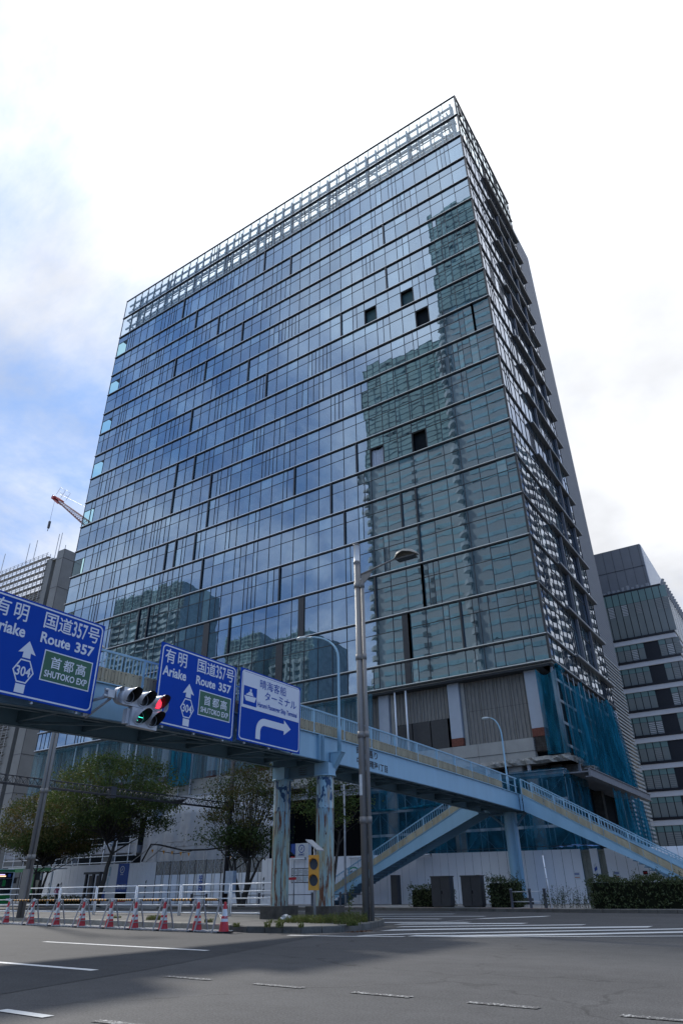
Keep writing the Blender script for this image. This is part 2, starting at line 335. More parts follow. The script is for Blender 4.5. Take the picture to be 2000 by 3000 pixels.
def seg(a, b, w, m, z=.008):
    a = Vector((*a, 0)); b = Vector((*b, 0)); d = (b-a).normalized(); n = Vector((-d.y, d.x, 0))*w/2
    mark([(a-n)[:2], (b-n)[:2], (b+n)[:2], (a+n)[:2]], m, z)
seg((-17.9, 13.0), (-11.65, 12.5), .16, m_paint); seg((-27.5, 13.8), (-21.5, 13.3), .16, m_paint); seg((-40, 14.6), (-31, 14.1), .16, m_paint)
seg((-18.5, 9.15), (-10.55, 8.71), .16, m_paint)
for a, b in [(-8.83, -7.88), (-7.02, -6.17), (-5.38, -4.54), (-3.8, -2.99), (-2.16, -1.3), (-.5, .4), (1.2, 2.1)]:
    ya = 8.62+(a+8.83)*-.07; yb = 8.62+(b+8.83)*-.07; seg((a, ya), (b, yb), .13, m_worn)
seg(g(5, 2961), g(142, 2981), .14, m_worn2); seg(g(280, 2992), g(420, 3008), .13, m_worn)
def band(pp, tw):          # painted stripe along surveyed points, tw = width on the road
    P = [g(x, y) for x, y in pp]; up = [(x, y+tw/2) for x, y in P]; dn = [(x, y-tw/2) for x, y in P]
    mb = MB(); n = len(P); mb.add([(x, y, .0085) for x, y in dn+up], [(i, i+1, n+i+1, n+i) for i in range(n-1)]); mb.build('road_marking', m_paint2, kind='structure', recalc=False)
m_paint2 = worn('aged_road_paint', .28, .36)
for pp, tw in [(((845, 2741), (1010, 2744), (1400, 2746), (2060, 2743)), .22), (((1200, 2743), (1327, 2743), (1685, 2738), (2060, 2730)), .75),
               (((1054, 2742), (1200, 2737), (1400, 2733), (2060, 2721)), .55), (((1132, 2726), (1300, 2723), (1904, 2716)), .8), (((1170, 2716), (1710, 2710)), .55),
               (((1166, 2708), (1537, 2706)), .7), (((1112, 2703), (1373, 2703)), .6), (((1287, 2702), (1404, 2692), (1603, 2685)), 1.0),
               (((1095, 2692), (1290, 2693)), .45), (((1085, 2685), (1420, 2685)), .45), (((1080, 2679), (1330, 2678)), .5)]:
    band(pp, tw)
# white edge lines of the far carriageway behind the railing
seg((-110, 33.5), (-22, 30.0), .45, m_paint2); seg((-110, 37.5), (-24, 36.0), .2, m_paint2)

# median island with separate kerb stones
med = [(-110, 36.2), (-60, 27.4), (-34.9, 22.5), (-24.7, 20.35), (-17.4, 18.85), (-15.3, 18.05), (-13.4, 18.2), (-12.65, 19.2), (-12.75, 21.0), (-13.6, 23.3), (-15.0, 25.2), (-18, 26.4), (-26, 27.6), (-60, 33.0), (-110, 41.5)]
mb = MB(); ctr = [(x+(.25 if x < -40 else 0), y+.14) if i < 8 else (x, y-.14) for i, (x, y) in enumerate(med)]
mb.prism(ctr, 'Z', -.02, .165); o_med = mb.build('median_island', mat('median_paving', (.12, .115, .105), .95, var=.3, scale=1.6, bump=.006, bscale=30), kind='structure')
m_kerb = mat('kerb_stone', (.30, .285, .25), .9, var=.2, scale=2.5, bump=.006, bscale=25); m_kerbd = mat('grimy_kerb_stone', (.10, .098, .088), .95, var=.4, scale=2.5, bump=.008, bscale=25)
kt = thing('median_kerb', (-20, 19, 0), 'row of separate concrete kerb stones edging the median island behind the cones', 'kerb')
def stones(path, zt, depth, step, parent, m, inward):
    path = [Vector((*p, 0)) for p in path]; L = 0; pts = []
    for a, b in zip(path[:-1], path[1:]):
        n = max(1, round((b-a).length/step)); pts += [a+(b-a)*i/n for i in range(n)]
    pts.append(path[-1])
    for i, (a, b) in enumerate(zip(pts[:-1], pts[1:])):
        d = (b-a).normalized(); n = Vector((-d.y, d.x, 0))*inward; a2 = a+d*.012; b2 = b-d*.012; j = rnd.uniform(-.008, .008); zz = zt+rnd.uniform(-.006, .006)
        mb = MB(); mb.add([(*(p)[:2], z) for z in (-.02, zz-.02) for p in (a2+n*j, b2+n*j, b2+n*depth, a2+n*depth)]+[(*(p)[:2], zz) for p in (a2+n*(j+.02), b2+n*(j+.02), b2+n*depth, a2+n*depth)],
               [(0, 1, 5, 4), (1, 2, 6, 5), (2, 3, 7, 6), (3, 0, 4, 7), (4, 5, 9, 8), (5, 6, 10, 9), (6, 7, 11, 10), (7, 4, 8, 11), (8, 9, 10, 11)])
        mb.build('kerb_stone', m(i, a) if callable(m) else m, parent)
stones(med[1:11], .18, .16, .62, kt, lambda i, a: m_kerbd if a.x > -16.6 else m_kerb, 1)
# far pavement and its kerb
fk = [(-400, 80), (-110, 50), (-60, 43.4), (-43.7, 41.0), (-34.9, 39.9), (-26.4, 39.3), (-21.9, 38.6), (-13.7, 37.0), (-5.5, 35.6), (8, 34.0), (40, 34)]
mb = MB(); mb.prism([(x, y+.14) for x, y in fk]+[(40, 60), (-400, 160)], 'Z', -.02, .145); mb.build('far_pavement', mat('pavement', (.24, .235, .225), .9, var=.18, scale=1.2, bump=.004, bscale=12), kind='structure')
m_kdark = mat('dark_kerb', (.085, .08, .07), .9, var=.25, scale=2)
ft = thing('far_kerb', (-20, 38, 0), 'dark kerb with orange painted top along the far pavement below the hedges', 'kerb')
stones(fk[3:10], .15, .16, .8, ft, m_kdark, 1)
m_or = mat('faded_orange_paint', (.45, .13, .04), .8, var=.25, scale=5)
for a, b in [((-43, 40.95), (-37, 40.1)), ((-34.5, 39.88), (-31.5, 39.68)), ((-26, 39.22), (-22.5, 38.72)), ((-20.8, 38.42), (-18.6, 37.98)), ((-16.2, 37.53), (-12, 36.7))]:
    d = (Vector(b)-Vector(a)); mb = MB(); z = .161; mb.add([(a[0], a[1]+.03, z), (b[0], b[1]+.03, z), (b[0], b[1]+.15, z), (a[0], a[1]+.15, z)], [(0, 1, 2, 3)]); mb.build('painted_strip', m_or, ft, recalc=False)

# ================================================================== MAIN BUILDING
XC, YF = -15.64, 56.75
LV = [104.32, 99.5, 94.41, 89.28, 84.77, 80.22, 75.81, 71.31, 66.77, 62.09, 57.38, 52.82, 48.39, 43.9, 39.47, 34.86, 30.24, 25.32, 20.42, 18.06]
XL = -87.3; YR = 78.5
m_gl = glass_facade('reflective_blue_glass', (.62, .80, 1.0), (.008, .018, .028), .23)
m_gl2 = glass_facade('reflective_side_glass', (.80, .86, .95), (.014, .018, .024), .26, .0002)
m_clear = clear_pane('parapet_glass', (.80, .88, .90), .10); m_cyan = clear_pane('clear_corner_glass', (.50, .78, .78), .05)
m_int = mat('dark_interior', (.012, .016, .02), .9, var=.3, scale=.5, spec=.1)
m_teal = mat('teal_interior_sheet', (.035, .085, .095), .8, var=.3, scale=1.5)
bld = thing('office_tower', (XC, YF, 0), 'tall glass curtain-wall office block under refurbishment filling the middle of the view', 'office building')
# core body behind the glass
mb = MB(); mb.box(-84.5, XC-.75, YF+.75, 86, 18.3, 93.6); mb.box(-87.1, -84.5, YF+3.2, 86, 18.3, 93.6); mb.build('core', m_int, bld)
mb = MB()
for z in LV[2:]:
    mb.box(-87.2, XC-.3, YF+.16, YF+3.1, z-.42, z-.06); mb.box(XC-.9, XC-.16, YF+.3, YR, z-.42, z-.06)
mb.build('floor_slabs', mat('slab_edge', (.05, .055, .06), .8), bld, kind='stuff')
GX = [XC, -17.77]+[-17.77-1.858*k for k in range(1, 37)]+[XL]
pc = {}
def pane_mesh(ax, a0, a1, z0, z1, m):
    key = (ax, round(a1-a0, 3), round(z1-z0, 3), m.name)
    if key in pc: return pc[key]
    w, h = a1-a0, z1-z0; me = bpy.data.meshes.new('pane'); t = .03
    if ax == 'X': vs = [(0, 0, 0), (w, 0, 0), (w, 0, h), (0, 0, h), (0, t, 0), (w, t, 0), (w, t, h), (0, t, h)]
    else: vs = [(0, 0, 0), (0, w, 0), (0, w, h), (0, 0, h), (-t, 0, 0), (-t, w, 0), (-t, w, h), (-t, 0, h)]
    fs = [(0, 1, 2, 3), (1, 5, 6, 2), (4, 0, 3, 7), (3, 2, 6, 7), (4, 5, 1, 0)]
    me.from_pydata(vs, [], fs); me.materials.append(m); uv = me.uv_layers.new(name='UVMap'); me.uv_layers.new(name='rnd')
    for i, c in enumerate([(0, 0), (1, 0), (1, 1), (0, 1)]+[(.5, .5)]*(len(me.loops)-4)): uv.data[i].uv = c
    pc[key] = me; return me
def splits(rr, a, b, p):
    w = b-a
    if abs(w) < 1.5 or rr.random() > p: return [(a, b)]
    k = rr.choice(((.5,), (.34,), (.66,), (.34, .67), (.5,)))
    e = [0]+list(k)+[1]; return [(a+w*u, a+w*v) for u, v in zip(e[:-1], e[1:])]
OPEN = {(7, -32.65): m_teal, (7, -27.07): m_teal, (8, -25.21): m_int, (12, -27.07): m_int, (12, -32.65): None}
cells = []; mull = {}; mullfat = []
rr = random.Random(11)
BLACK = [(-29.4, .66, 25.32, 18.06), (-56.9, .95, 30.24, 25.32), (-45.3, .95, 25.32, 18.06), (-42.4, .8, 30.24, 25.32), (-57.0, .8, 25.32, 20.42)]
for i in range(len(LV)-1):
    zt, zb = LV[i], LV[i+1]; mid = zt-1.65 if zt-zb > 3 else zt
    for k in range(len(GX)-1):
        xa, xb = GX[k+1], GX[k]
        isopen = next((q for q in OPEN if q[0] == i and abs(xa-q[1]) < .5), None) if i < 19 else None
        sp = [(xa, xb)] if isopen else splits(rr, xa, xb, .26 if i > 1 else .10)
        for (u, v) in sp:
            mull.setdefault(i, []).append(u)
            if mid < zt: cells.append((i, u, v, mid, zt, 'up'))
            if not isopen: cells.append((i, u, v, zb, mid, 'low'))
        if isopen:
            mm = OPEN[isopen]; me = MB()
            me.box(xa+.04, xb-.04, YF+.55, YF+.6, zb, mid); me.build('opening_backing', mm or m_teal, bld)
            f = MB(); w = .07
            for bx in ((xa+.04, xa+.04+w, zb+.05, mid-.05), (xb-.04-w, xb-.04, zb+.05, mid-.05), (xa+.04, xb-.04, mid-.12, mid-.05), (xa+.04, xb-.04, zb+.05, zb+.12)): f.box(bx[0], bx[1], YF+.02, YF+.2, bx[2], bx[3])
            f.build('open_window_frame', m_mull, bld, label='dark frame of a window opening whose pane is swung out of sight')
            if mm is None:
                sh = MB(); n = 14
                for q in range(n):
                    x0 = xa+.1+(xb-xa-.2)*q/n; x1 = xa+.1+(xb-xa-.2)*(q+1)/n; y0 = YF+.22+.06*math.sin(q*2.1); y1 = YF+.22+.06*math.sin((q+1)*2.1)
                    sh.add([(x0, y0, zb+.1), (x1, y1, zb+.1), (x1, y1+.1, mid-.35+.25*abs(q-7)/7), (x0, y0+.1, mid-.35+.25*abs(q-7)/7)], [(0, 1, 2, 3)], 0, True)
                sh.build('plastic_sheet', mat('plastic_film', (.32, .36, .42), .35, var=.2), bld, label='crumpled translucent plastic film hung in a window opening')
cpos = Vector((0, 0, H))
def keep(c):
    i, u, v, z0, z1, kind = c
    return not (i >= 18 and False)
def area(c):
    i, u, v, z0, z1, kind = c; d = Vector(((u+v)/2, YF, (z0+z1)/2))-cpos; return (v-u)*(z1-z0)*abs(d.y)/d.length**3
solid = [c for c in cells if c[4]-c[3] > .1 and not (c[0] < 2) and not (c[1] < -84.9 and c[0] % 2 == 0 and c[5] == 'low' and c[0] < 15)]
clear = [c for c in cells if c not in solid]
solid.sort(key=area, reverse=True)
def mkpane(c, m, name='pane'):
    i, u, v, z0, z1, kind = c; me = pane_mesh('X', u+.025, v-.025, z0+.02, z1-.02, m)
    o = bpy.data.objects.new(name, me); COL.objects.link(o); o.parent = bld; o.location = (u+.025-XC, 0, z0+.02)
    r2 = rr; o.rotation_euler = (r2.gauss(0, .0012), 0, r2.gauss(0, .0012)); return o
for c in solid[:300]: mkpane(c, m_gl)
def join_panes(cs, m, name, ax='X', plane=YF):
    vs = []; fs = []; uvs = []
    for c in cs:
        i, u, v, z0, z1, kind = c; u += .025; v -= .025; z0 += .02; z1 -= .02; sg_ = .0022 if ax == 'X' else .0006; a = rr.gauss(0, sg_); b = rr.gauss(0, sg_); o = len(vs)
        if ax == 'X': vs += [(u, plane+a+b, z0), (v, plane-a+b, z0), (v, plane-a-b, z1), (u, plane+a-b, z1)]
        else: vs += [(plane+a+b, u, z0), (plane-a+b, v, z0), (plane-a-b, v, z1), (plane+a-b, u, z1)]
        fs.append((o, o+1, o+2, o+3)); uvs += [(0, 0), (1, 0), (1, 1), (0, 1)]
    me = bpy.data.meshes.new(name); me.from_pydata(vs, [], fs); me.materials.append(m); uv = me.uv_layers.new(name='UVMap'); uv.data.foreach_set('uv', [t for p in uvs for t in p])
    u2 = me.uv_layers.new(name='rnd'); rv = []
    for c in cs: q = (rr.random()*9, rr.random()*9); rv += list(q)*4
    u2.data.foreach_set('uv', rv)
    return link(name, me, bld, kind='stuff')
join_panes(solid[300:], m_gl, 'far_panes')
cl0 = [c for c in clear if c[0] < 2]; cl1 = [c for c in clear if c[0] >= 2]
join_panes([(c[0], c[1], c[2], c[3], c[4], c[5]) for c in cl0], m_clear, 'parapet_panes'); join_panes(cl1, m_cyan, 'clear_corner_panes')
# mullions, mid transoms, ledges
mb = MB()
for i, us in mull.items():
    zt, zb = LV[i], LV[i+1]
    for u in us: mb.box(u-.028, u+.028, YF-.05, YF+.10, zb+.1, zt-.1)
    if zt-zb > 3 and i > 1: mb.box(XL, XC-.02, YF-.035, YF+.09, zt-1.65-.03, zt-1.65+.03)
mb.build('mullions', m_mull, bld, kind='stuff')
for i, z in enumerate(LV):
    mb = MB(); dd = .08 if i in (0,) else .17; hh = .12 if i == 0 else .15
    mb.box(XL-.03, XC+.06, YF-dd, YF+.12, z-hh, z+.02, 0); mb.box(XL-.03, XC+.07, YF-dd-.045, YF-dd-.003, z-.045, z+.03, 1)
    mb.build('floor_ledge', [m_mull, m_alu], bld)
for i in range(2, 18):
    for _ in range(2 if i < 12 else 4):
        k = rr.randrange(1, 30); x = GX[k]
        if k < 7 and i in (7, 8, 12): continue
        mb = MB(); mb.box(x-.09, x+.09, YF-.19, YF-.055, LV[i+1]+.03, LV[i]-.22); mb.build('vertical_fin', m_mull, bld)
for x, w, zt, zb in BLACK:
    mb = MB(); mb.box(x-w/2, x+w/2, YF-.09, YF-.052, zb+.04, zt-.22); mb.build('black_panel', m_dark, bld, label='narrow black infill panel between panes')
mb = MB(); mb.box(XC-.1, XC+.1, YF-.1, YF+.1, 18.06, 104.3); mb.build('corner_post', m_mull, bld)
# steelwork behind the see-through parapet
mb = MB(); ys = YF+.45
for z in (94.8, 96.9, 99.2, 101.3, 103.1): mb.box(XL+.5, XC-.8, ys, ys+.22, z-.17, z+.17)
x = XC-1
k = 0
while x > XL+.5:
    mb.box(x-.11, x+.11, ys-.05, ys+.2, 93.6, 103.9)
    if k % 4 == 0: mb.box(x-.25, x+.25, ys+.3, ys+.6, 93.6, 103.4)
    if k % 2 == 0: mb.bar((x, ys+.1, 94.6), (x-1.86*1.6, ys+.1, 99.2), .22, .22)
    if k % 3 == 0: mb.bar((x, ys+.1, 99.4), (x-1.86, ys+.1, 103.0), .10, .10)
    mb.bar((x, YF+.2, 101.3), (x, ys+1.9, 101.3), .12, .2); mb.bar((x, YF+.2, 96.9), (x, ys+1.9, 96.9), .12, .2)
    x -= 1.858; k += 1
for j in range(4): mb.box(XL+1, XC-1, ys+.7+j*.34, ys+.86+j*.34, 101.15, 101.27); mb.box(XL+1, XC-1, ys+.7+j*.34, ys+.86+j*.34, 96.75, 96.87)
mb.box(XL+.5, XC-.8, ys+2.1, ys+2.2, 99.0, 99.8)
mb.build('parapet_steelwork', m_steelw, bld, kind='stuff')
mb = MB()   # same behind the side parapet
for z in (97.4, 99.3, 101.6, 103.2): mb.box(XC-2.0, XC-1.8, YF+1, YR-.5, z-.14, z+.14)
y = YF+1.5
while y < YR-.5: mb.box(XC-2.05, XC-1.85, y-.1, y+.1, 93.6, 103.4); y += 2.2
mb.build('side_parapet_steelwork', m_steelw, bld, kind='stuff')

# right-hand facade (plane x = XC)
GY = [YF]+[YF+1.2+1.5*k for k in range(0, 14)]+[YR]; sc = []; sm = MB()
for i in range(len(LV)-1):
    zt, zb = LV[i], LV[i+1]; mid = zt-1.65
    for k in range(len(GY)-1):
        for (u, v) in splits(rr, GY[k], GY[k+1], .22):
            sm.box(XC-.08, XC+.05, v-.025, v+.025, zb+.1, zt-.1)
            if zt-zb > 3: sc += [(i, u, v, mid, zt, 'up'), (i, u, v, zb, mid, 'low')]
            else: sc += [(i, u, v, zb, zt, 'low')]
    if zt-zb > 3: sm.box(XC-.08, XC+.04, YF, YR, mid-.03, mid+.03)
sm.build('side_mullions', m_mull, bld, kind='stuff')
join_panes([c for c in sc if c[0] >= 2], m_gl2, 'side_panes', 'Y', XC); join_panes([c for c in sc if c[0] < 2], m_clear, 'side_parapet_panes', 'Y', XC)
for i, z in enumerate(LV):
    mb = MB()
    mb.box(XC-.1, XC+.16, YF-.12, YF+8, z-.12, z+.02, 0)
    if 2 <= i < 19:
        mb.box(XC-.1, XC+.46, YF+8.002, YR+.25, z-.17, z+.02, 0); mb.box(XC+.465, XC+.50, YF+8.0, YR+.25, z-.06, z+.03, 1)
    else: mb.box(XC-.1, XC+.2, YF+8.002, YR, z-.12, z+.02, 0)
    if i >= 18: mb.box(XC+.165, XC+.21, YF-.12, YF+8, z-.05, z+.03, 1)
    mb.build('side_ledge', [mat('ledge_grey', (.085, .09, .095), .45, .3), m_alu], bld)
rr2 = random.Random(3)
for i in range(3, 18):
    for y in rr2.sample([66.4, 68.0, 69.6, 71.2, 72.8, 74.4, 76.0], 2):
        mb = MB(); mb.box(XC+.055, XC+.32, y-.12, y+.12, LV[i+1]+.03, LV[i]-.23); mb.build('side_fin', mat('fin_grey', (.13, .135, .15), .5, .3), bld)
mb = MB(); mb.box(XC+.1, XC+.35, YF+.3, YF+1.1, 100.2, 101.9); mb.build('roof_edge_unit', m_mull, bld)

# louvred service shaft behind the side facade
YL0, YL1, ZL = 78.62, 86.1, 98.0
mb = MB(); mb.box(-30, XC-.35, YL0+.3, YL1-.25, 22, ZL); mb.build('shaft_wall', m_bars, bld)
mb = MB(); z = 24.0
while z < ZL: mb.box(XC-.33, XC-.02, YL0, YL1, z, z+.30); z += .36
mb.build('shaft_cladding', m_bars, bld, kind='stuff')
m_slat = mat('louvre_slat', (.30, .30, .285), .5, .2, var=.08); z = 4.2
while z < 24:
    mb = MB(); mb.add([(XC-.36, YL0, z+.10), (XC, YL0, z), (XC, YL1, z), (XC-.36, YL1, z+.10), (XC-.36, YL0, z+.30), (XC, YL0, z+.2), (XC, YL1, z+.2), (XC-.36, YL1, z+.30)], [(0, 3, 2, 1), (4, 5, 6, 7), (0, 1, 5, 4), (1, 2, 6, 5), (2, 3, 7, 6), (3, 0, 4, 7)])
    mb.build('louvre_slat', m_slat, bld)
    mb = MB(); mb.box(XC-.3, XC+.12, 77.0, YL0-.04, z+.02, z+.2)
    if z < 17.6: mb.build('short_slat', mat('bright_slat', (.50, .50, .56), .4, .2), bld)
    z += .42
mb = MB()
for y in (YL0+.1, YL0+2.4, YL0+4.9, YL1-.2): mb.box(XC-.6, XC-.4, y, y+.14, 4, 24)
mb.box(-24, -23.6, YL0, YL1, 4, 24); mb.build('louvre_posts', m_steel, bld, kind='stuff')

# ---------------- stripped lower storeys
YB = 57.6
m_col = mat('column_paint', (.34, .37, .41), .7, var=.06, scale=1.2); m_corr = mat('corrugated_board', (.175, .165, .15), .75, var=.22, scale=6, streak=True, bump=.004, bscale=8)
m_band = mat('cast_concrete', (.30, .29, .265), .9, var=.12, scale=.8, bump=.004, bscale=5); m_beam = mat('grey_beam', (.25, .26, .28), .6, var=.1); m_rust = mat('rusty_brick', (.14, .045, .028), .9, var=.4, scale=8)
m_cage = mat('rebar', (.05, .035, .028), .9, var=.4)
cols = [-17.85-7.45*k for k in range(10)]
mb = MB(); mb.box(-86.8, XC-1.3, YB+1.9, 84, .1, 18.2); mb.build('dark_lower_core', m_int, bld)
mb = MB(); mb.box(XL, XC+.02, YF+.1, YB+1.9, 17.8, 17.98); mb.build('soffit', m_conc, bld)
for ci, xc in enumerate(cols):
    mb = MB(); mb.box(xc-.56, xc+.56, YB-.1, YB+.8, 12.75, 17.8); mb.build('column', m_col, bld)
    mb = MB(); mb.box(xc-.50, xc+.50, YB-.02, YB+.7, 10.9, 12.05, 0); mb.box(xc-.57, xc+.57, YB-.12, YB+.8, 12.05, 12.74, 1)
    for q in range(6): mb.box(xc-.58+q*.22, xc-.555+q*.22, YB-.16, YB-.13, 10.85, 12.1, 2)
    for q in range(6): mb.box(xc-.6, xc+.6, YB-.185, YB-.162, 10.95+q*.2, 10.975+q*.2, 2)
    mb.build('stripped_column_foot', [m_concd, m_rust, m_cage], bld, label='column foot stripped to rusty steel and reinforcement cage')
# corrugated wall boards between the columns
def corr(x0, x1, z0, z1, y, m, nm, pitch=.33):
    mb = MB(); x = x0; vs = []; n = max(2, int((x1-x0)/pitch)); p = (x1-x0)/n; prof = []
    for k in range(n): prof += [(x0+k*p, 0), (x0+(k+.45)*p, 0), (x0+(k+.5)*p, .07), (x0+(k+.95)*p, .07)]
    prof.append((x1, 0)); vs = [(a, y+b, z) for z in (z0, z1) for a, b in prof]; m2 = len(prof)
    mb.add(vs, [(i, i+1, m2+i+1, m2+i) for i in range(m2-1)]); return mb.build(nm, m, bld, recalc=False)
for k in range(9):
    xa = cols[k+1]+1.0; xb = cols[k]-.62; n = 4 if k < 4 else 3; w = (xb-xa)/n
    for q in range(n):
        x0 = xa+q*w; x1 = x0+w-.03; zb = 12.0; 
        if k == 1: zb = 14.7
        if k == 0: corr(x0, x1, 12.0, 14.98, YB+.35, m_corr, 'wall_board'); zb = 15.0
        corr(x0, x1, zb, 17.8, YB+.35, m_corr, 'wall_board')
    mb = MB(); mb.box(cols[k+1]+.62, cols[k+1]+.96, YB+.2, YB+.7, 11.9, 17.8); mb.build('pilaster', m_band, bld)
    xs = cols[k+1]-.5; n = 3
    for q in range(n):
        w = 7.45/n; mb = MB(); mb.box(xs+q*w+.012, xs+(q+1)*w-.012, YF+.45, YB+.3, 10.95, 11.97); mb.box(xs+q*w+.012, xs+(q+1)*w-.012, YF+.5, YB+.3, 10.35, 10.93); mb.build('concrete_panel', m_band, bld)
for x0, x1 in ((-31.6, -30.0), (-29.9, -28.1), (-28.0, -26.3)):
    mb = MB(); mb.box(x0, x1, YB+.3, YB+.36, 12.0, 14.66); mb.build('dark_window', m_dark, bld)
for x in (-30.0, -31.2, -35.4, -53.2, -57.6, -59.4, -64.3, -67.2, -68.5, -74.6, -78.9):
    mb = MB(); mb.tube([(x, YF+.3, 10.9 if x > -36 else 10.4), (x, YF+.3, 17.8)], .09, 6); mb.build('temporary_post', m_white, bld)
# broken slab edge
def rough_slab(p0, p1, z0, z1, dep, nm='broken_slab_edge'):
    a = Vector(p0); b = Vector(p1); L = (b-a).length; n = int(L/.35); d = (b-a).normalized(); nr = Vector((d.y, -d.x, 0)); r = random.Random(int(L*10)); vs = []; prof = []
    for i in range(n+1):
        p = a+d*(L*i/n); j = [r.uniform(-.16, .12) for _ in range(5)]
        vs += [p+nr*(-dep)+Vector((0, 0, z1)), p+nr*(j[0])+Vector((0, 0, z1+j[1]*.2)), p+nr*(.12+j[2])+Vector((0, 0, (z0+z1)/2+j[3]*.5)), p+nr*(j[4])+Vector((0, 0, z0)), p+nr*(-dep)+Vector((0, 0, z0))]
    mb = MB(); mb.add(vs, [(i*5+k, i*5+k+1, i*5+k+6, i*5+k+5) for i in range(n) for k in range(4)]); return mb.build(nm, mat('hacked_concrete', (.25, .24, .215), .95, var=.4, scale=5, bump=.04, bscale=7), bld)
rough_slab((-52, YF-.15, 0), (XC+.3, YF-.15, 0), 9.8, 10.32, 2.2); rough_slab((XC+.3, YF-.1, 0), (XC+.3, 76.5, 0), 9.8, 10.32, 2.2, 'broken_side_slab_edge')
mb = MB(); mb.box(-87, -52.1, YF-.1, YB+2, 9.95, 10.3); mb.build('slab_edge', m_beam, bld)
mb = MB(); mb.box(-62, XC-1, YB+.6, YB+.9, 8.9, 9.8); mb.build('spandrel_wall', m_concd, bld)
for x in (-20.2, -25.3, -31.5, -36, -40.5, -46): 
    mb = MB(); mb.box(x-.6, x+.6, YF+.3, YB+.58, 8.9, 9.8); mb.build('hanging_concrete', m_conc, bld)
for k, x in enumerate((-18.9, -22.4, -27.4, -33.0, -37.2, -41.3)):
    mb = MB(); mb.box(x-.12, x+.12, YF-.05, YF+.2, 8.85, 9.8); mb.build('short_strut', m_beam, bld)
mb = MB(); mb.box(-52, -15.8, YF-.5, YF-.42, 8.72, 9.12); mb.box(-52, -15.8, YF-.75, YF-.2, 9.12, 9.17); mb.box(-52, -15.8, YF-.75, YF-.2, 8.66, 8.72); mb.build('white_edge_beam', m_beam, bld)
mb = MB(); mb.box(-43.6, -33.4, YF+1.2, YF+1.25, .2, 8.8); mb.build('opening_black_sheet', m_black, bld)  # near-black sheet stands in for the unlit depth of the opening
mb = MB(); mb.box(-43.9, -43.5, YF-.3, YF+1, .2, 8.66); mb.box(-33.5, -33.1, YF-.3, YF+1, .2, 8.66); mb.build('opening_jambs', m_int, bld)
# right side lower floors: steel struts, deck soffit, columns
for y in (59, 61.5, 64, 66.5, 69, 71.5, 74):
    mb = MB(); mb.box(XC+.1, XC+.3, y-.08, y+.08, 8.9, 9.85); mb.build('short_strut', m_beam, bld)
mb = MB(); mb.box(XC-1.2, XC+.05, YF+2, 77, 8.9, 9.8); mb.build('dark_concrete_recess', m_concd, bld)  # solid block in the dark concrete colour along the side recess
for k in range(7):
    y0 = 55.2+k*3.05; mb = MB(); mb.box(XC-1, -13.85, y0, y0+3.0, 8.62, 8.72); mb.build('deck_panel', mat('deck_steel', (.13, .135, .15), .6), bld)
mb = MB(); mb.box(-13.85, -13.7, 55.2, 76.8, 8.35, 8.85); mb.box(-14.1, -13.6, 55.2, 76.8, 8.86, 8.92); mb.box(-14.1, -13.6, 55.2, 76.8, 8.28, 8.34); mb.build('deck_edge_beam', mat('deck_steel', (.13, .135, .15), .6), bld)
for y in (60.2, 68.0, 75.5): 
    mb = MB(); mb.box(XC-1.3, XC-.5, y-.4, y+.4, .2, 8.6); mb.build('lower_column', m_concd, bld)
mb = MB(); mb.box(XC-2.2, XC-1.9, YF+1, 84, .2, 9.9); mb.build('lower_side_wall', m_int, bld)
# parts of the left-hand base: white columns, beams, ramps
for x in (-75.7, -69.0, -62.4):
    mb = MB(); mb.box(x-.55, x+.55, YF-.6, YF+.4, .2, 9.3); mb.build('white_lower_column', m_col, bld)
mb = MB(); mb.box(-87, -60, YF+.45, YF+.9, 8.5, 9.9); mb.build('lower_fascia', m_beam, bld)
mb = MB(); mb.box(-86, -60.6, YF-1.6, YF-.7, 4.7, 5.5); mb.build('balcony_upstand', mat('pale_grey_panel', (.26, .27, .30), .6), bld)
# ================================================================== FOOTBRIDGE
XN, XF = -15.8, -18.25
def zb(y): return 5.50-(.0015 if y < 25 else .00062)*(y-25)**2
br = thing('footbridge', (-17, 23.1, 0), 'light blue steel pedestrian bridge with tan side panels spanning the road', 'footbridge')
Y0, Y1 = -7.5, 44.6
ysec = [Y0+(Y1-Y0)*i/40 for i in range(41)]
def ribbon(xa, xb, ys, zlo, zhi, m, nm, parent=None, kind=None, label=None, lib=0):
    mb = MB(); n = len(ys); vs = []
    for y in ys: vs += [(xa, y, zlo(y)), (xb, y, zlo(y)), (xb, y, zhi(y)), (xa, y, zhi(y))]
    fs = [(i*4+k, i*4+(k+1) % 4, i*4+4+(k+1) % 4, i*4+4+k) for i in range(n-1) for k in range(4)]+[(3, 2, 1, 0), (n*4-4, n*4-3, n*4-2, n*4-1)]
    mb.add(vs, fs); return mb.build(nm, m, parent or br, kind=kind, label=label)
def sub(ys, a, b): return [a]+[y for y in ys if a+.05 < y < b-.05]+[b]
JN = 22.4      # expansion joint over the pier
for xo, xi in ((XN, XN-.03), (XF, XF+.03)):
    for a, b in ((Y0, JN-.03), (JN+.22, Y1)):
        ribbon(xo, xi, sub(ysec, a, b), lambda y: zb(y)+.03, lambda y: zb(y)+.97, m_blue, 'girder')
    s = 1 if xo == XN else -1
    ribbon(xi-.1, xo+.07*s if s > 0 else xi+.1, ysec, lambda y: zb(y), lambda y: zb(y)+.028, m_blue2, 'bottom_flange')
    ribbon(min(xo, xi)-.08, max(xo, xi)+.08, ysec, lambda y: zb(y)+.972, lambda y: zb(y)+1.0, m_blue, 'top_flange')
ribbon(XF+.05, XN-.05, ysec, lambda y: zb(y)+.78, lambda y: zb(y)+.9, m_conc, 'deck')
ribbon(-17.08, -16.96, ysec, lambda y: zb(y)+.2, lambda y: zb(y)+.42, m_blue2, 'stringer')
